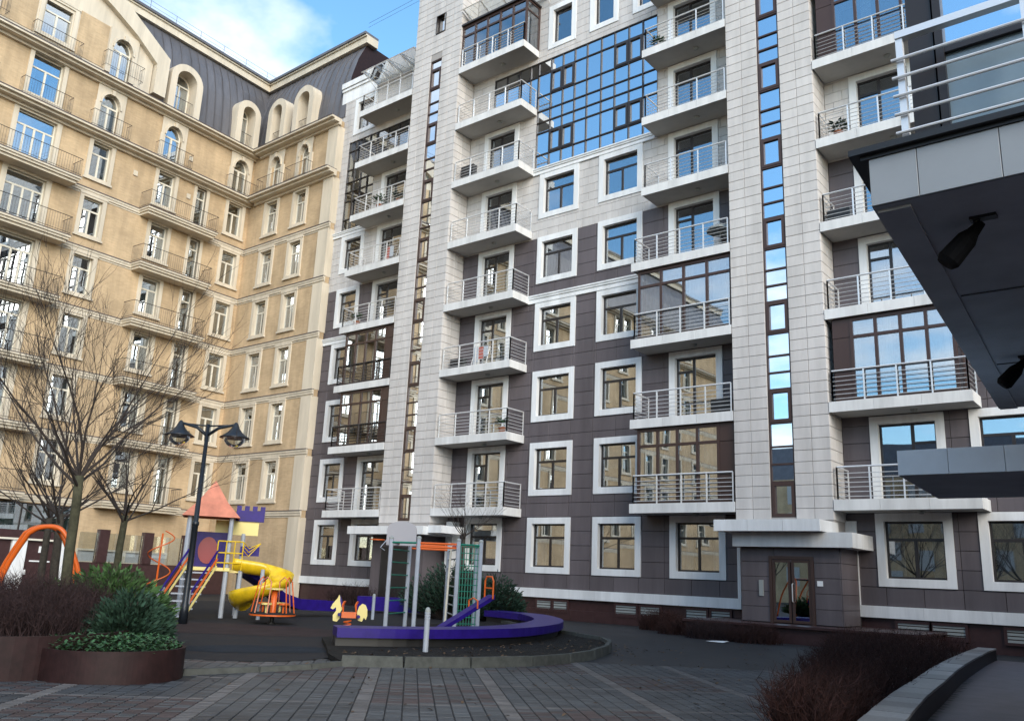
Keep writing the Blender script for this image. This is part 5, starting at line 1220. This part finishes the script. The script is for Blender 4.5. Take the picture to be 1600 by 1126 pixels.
# ------------------------------------------------------------------ leaves on the ground, things on balconies
rr = random.Random(91); b = MB()
for i in range(420):
    x, y = rr.uniform(-13,-4.5), rr.uniform(7,24)
    if rr.random() < .5: x, y = rr.uniform(-13.2,-10.4), rr.uniform(11,20)
    z = .02 if not inside((x,y), isle_poly) else .11
    q = rr.random()*6.28; l = rr.uniform(.03,.06); d = Vector((math.cos(q)*l, math.sin(q)*l, rr.uniform(0,.02))); e_ = Vector((-d.y,d.x,0))*.45; p = Vector((x,y,z+.004))
    b.add([p-d, p+e_+Vector((0,0,.012)), p+d, p-e_], [(0,1,2,3)])
mat('deadleaf', (.075,.046,.024), .8, island=.5); o = add('fallen_leaves', b.mesh('fallen_leaves', 'deadleaf')); o['kind'] = 'stuff'; tag(o, 'scattered dry brown leaves on paving and soil', 'leaves')
mat('terracotta', (.26,.10,.05), .8)
def pot(x, k, label, m='leaf', s_=1., y=28.55):
    z = slabz(k)+.35; t = thing('potted_plant', label, 'plant', (x,y,z), 'potted plants on balconies'); r_ = random.Random(int(x*10)+k)
    add('pot', MB().lathe([(0,z),(.12*s_,z),(.17*s_,z+.28*s_),(.15*s_,z+.28*s_),(.0,z+.25*s_)], 12, (x,y)).mesh('pot', 'terracotta'), t); b = MB()
    for i in range(160):
        q = r_.random()*6.28; e = r_.uniform(-.2,1); d = Vector((math.cos(q), math.sin(q), e)).normalized(); p = Vector((x,y,z+.3*s_))+d*r_.uniform(.05,.32)*s_+Vector((0,0,.12*s_)); sd_ = d.cross(Vector((0,0,1))).normalized()*.035*s_
        b.add([p, p+d*.07*s_+sd_, p+d*.15*s_, p+d*.07*s_-sd_], [(0,1,2,3)])
    add('foliage', b.mesh('foliage', m), t)
pot(-33.9, 5, 'green potted plant at the left end of the balcony nearest the beige building', s_=1.1)
pot(-32.9, 7, 'leafy potted plant on the upper balcony left of the left tower', s_=1.2); pot(-31.4, 7, 'potted plant close to the left tower on the upper balcony', 'juniperdark', 1.0)
pot(-23.6, 3, 'potted plant at the outer corner of a lower middle balcony'); pot(-15.9, 8, 'potted plant on the high balcony left of the right tower', s_=.9); pot(-8.6, 6, 'potted plant on the balcony just right of the right tower', 'juniperdark')
mat('towel', (.50,.16,.13), .9, var=.1); mat('cloth', (.55,.6,.66), .9)
def laundry(x, k, cols, label):
    z = slabz(k)+.35; t = thing('drying_rack', label, 'drying rack', (x,28.7,z), 'drying racks'); b = MB()
    for dx in (0,.9): b.tube([(x+dx,28.5,z),(x+dx,28.75,z+.95)], .012, 5); b.tube([(x+dx,29.0,z),(x+dx,28.75,z+.95)], .012, 5)
    for yy in (28.6,28.75,28.9): b.tube([(x,yy,z+.92),(x+.9,yy,z+.92)], .008, 4)
    add('rack', b.mesh('rack', 'steel'), t)
    for i, m in enumerate(cols): add('cloth', MB().box(x+.08+.3*i, x+.33+.3*i, 28.58, 28.62, z+.25+.1*i, z+.93).mesh('cloth', m), t)
laundry(-32.2, 6, ('towel','cloth'), 'drying rack with a red towel on the balcony left of the left tower'); laundry(-25.6, 4, ('cloth','towel','cloth'), 'drying rack with pale cloths on a middle balcony')
for x, k, lab in ((-27.05,4,'dark air conditioner on a middle balcony against the left tower'),(-12.75-1.0,3,'dark air conditioner on the lower balcony beside the right tower'),(-9.2,5,'dark air conditioner in the corner right of the right tower')):
    tag(add('air_conditioner', me if False else bpy.data.meshes['air_conditioner'], None, T(x, YW-.75, slabz(k)+.4)), lab, 'air conditioner', 'air conditioners')
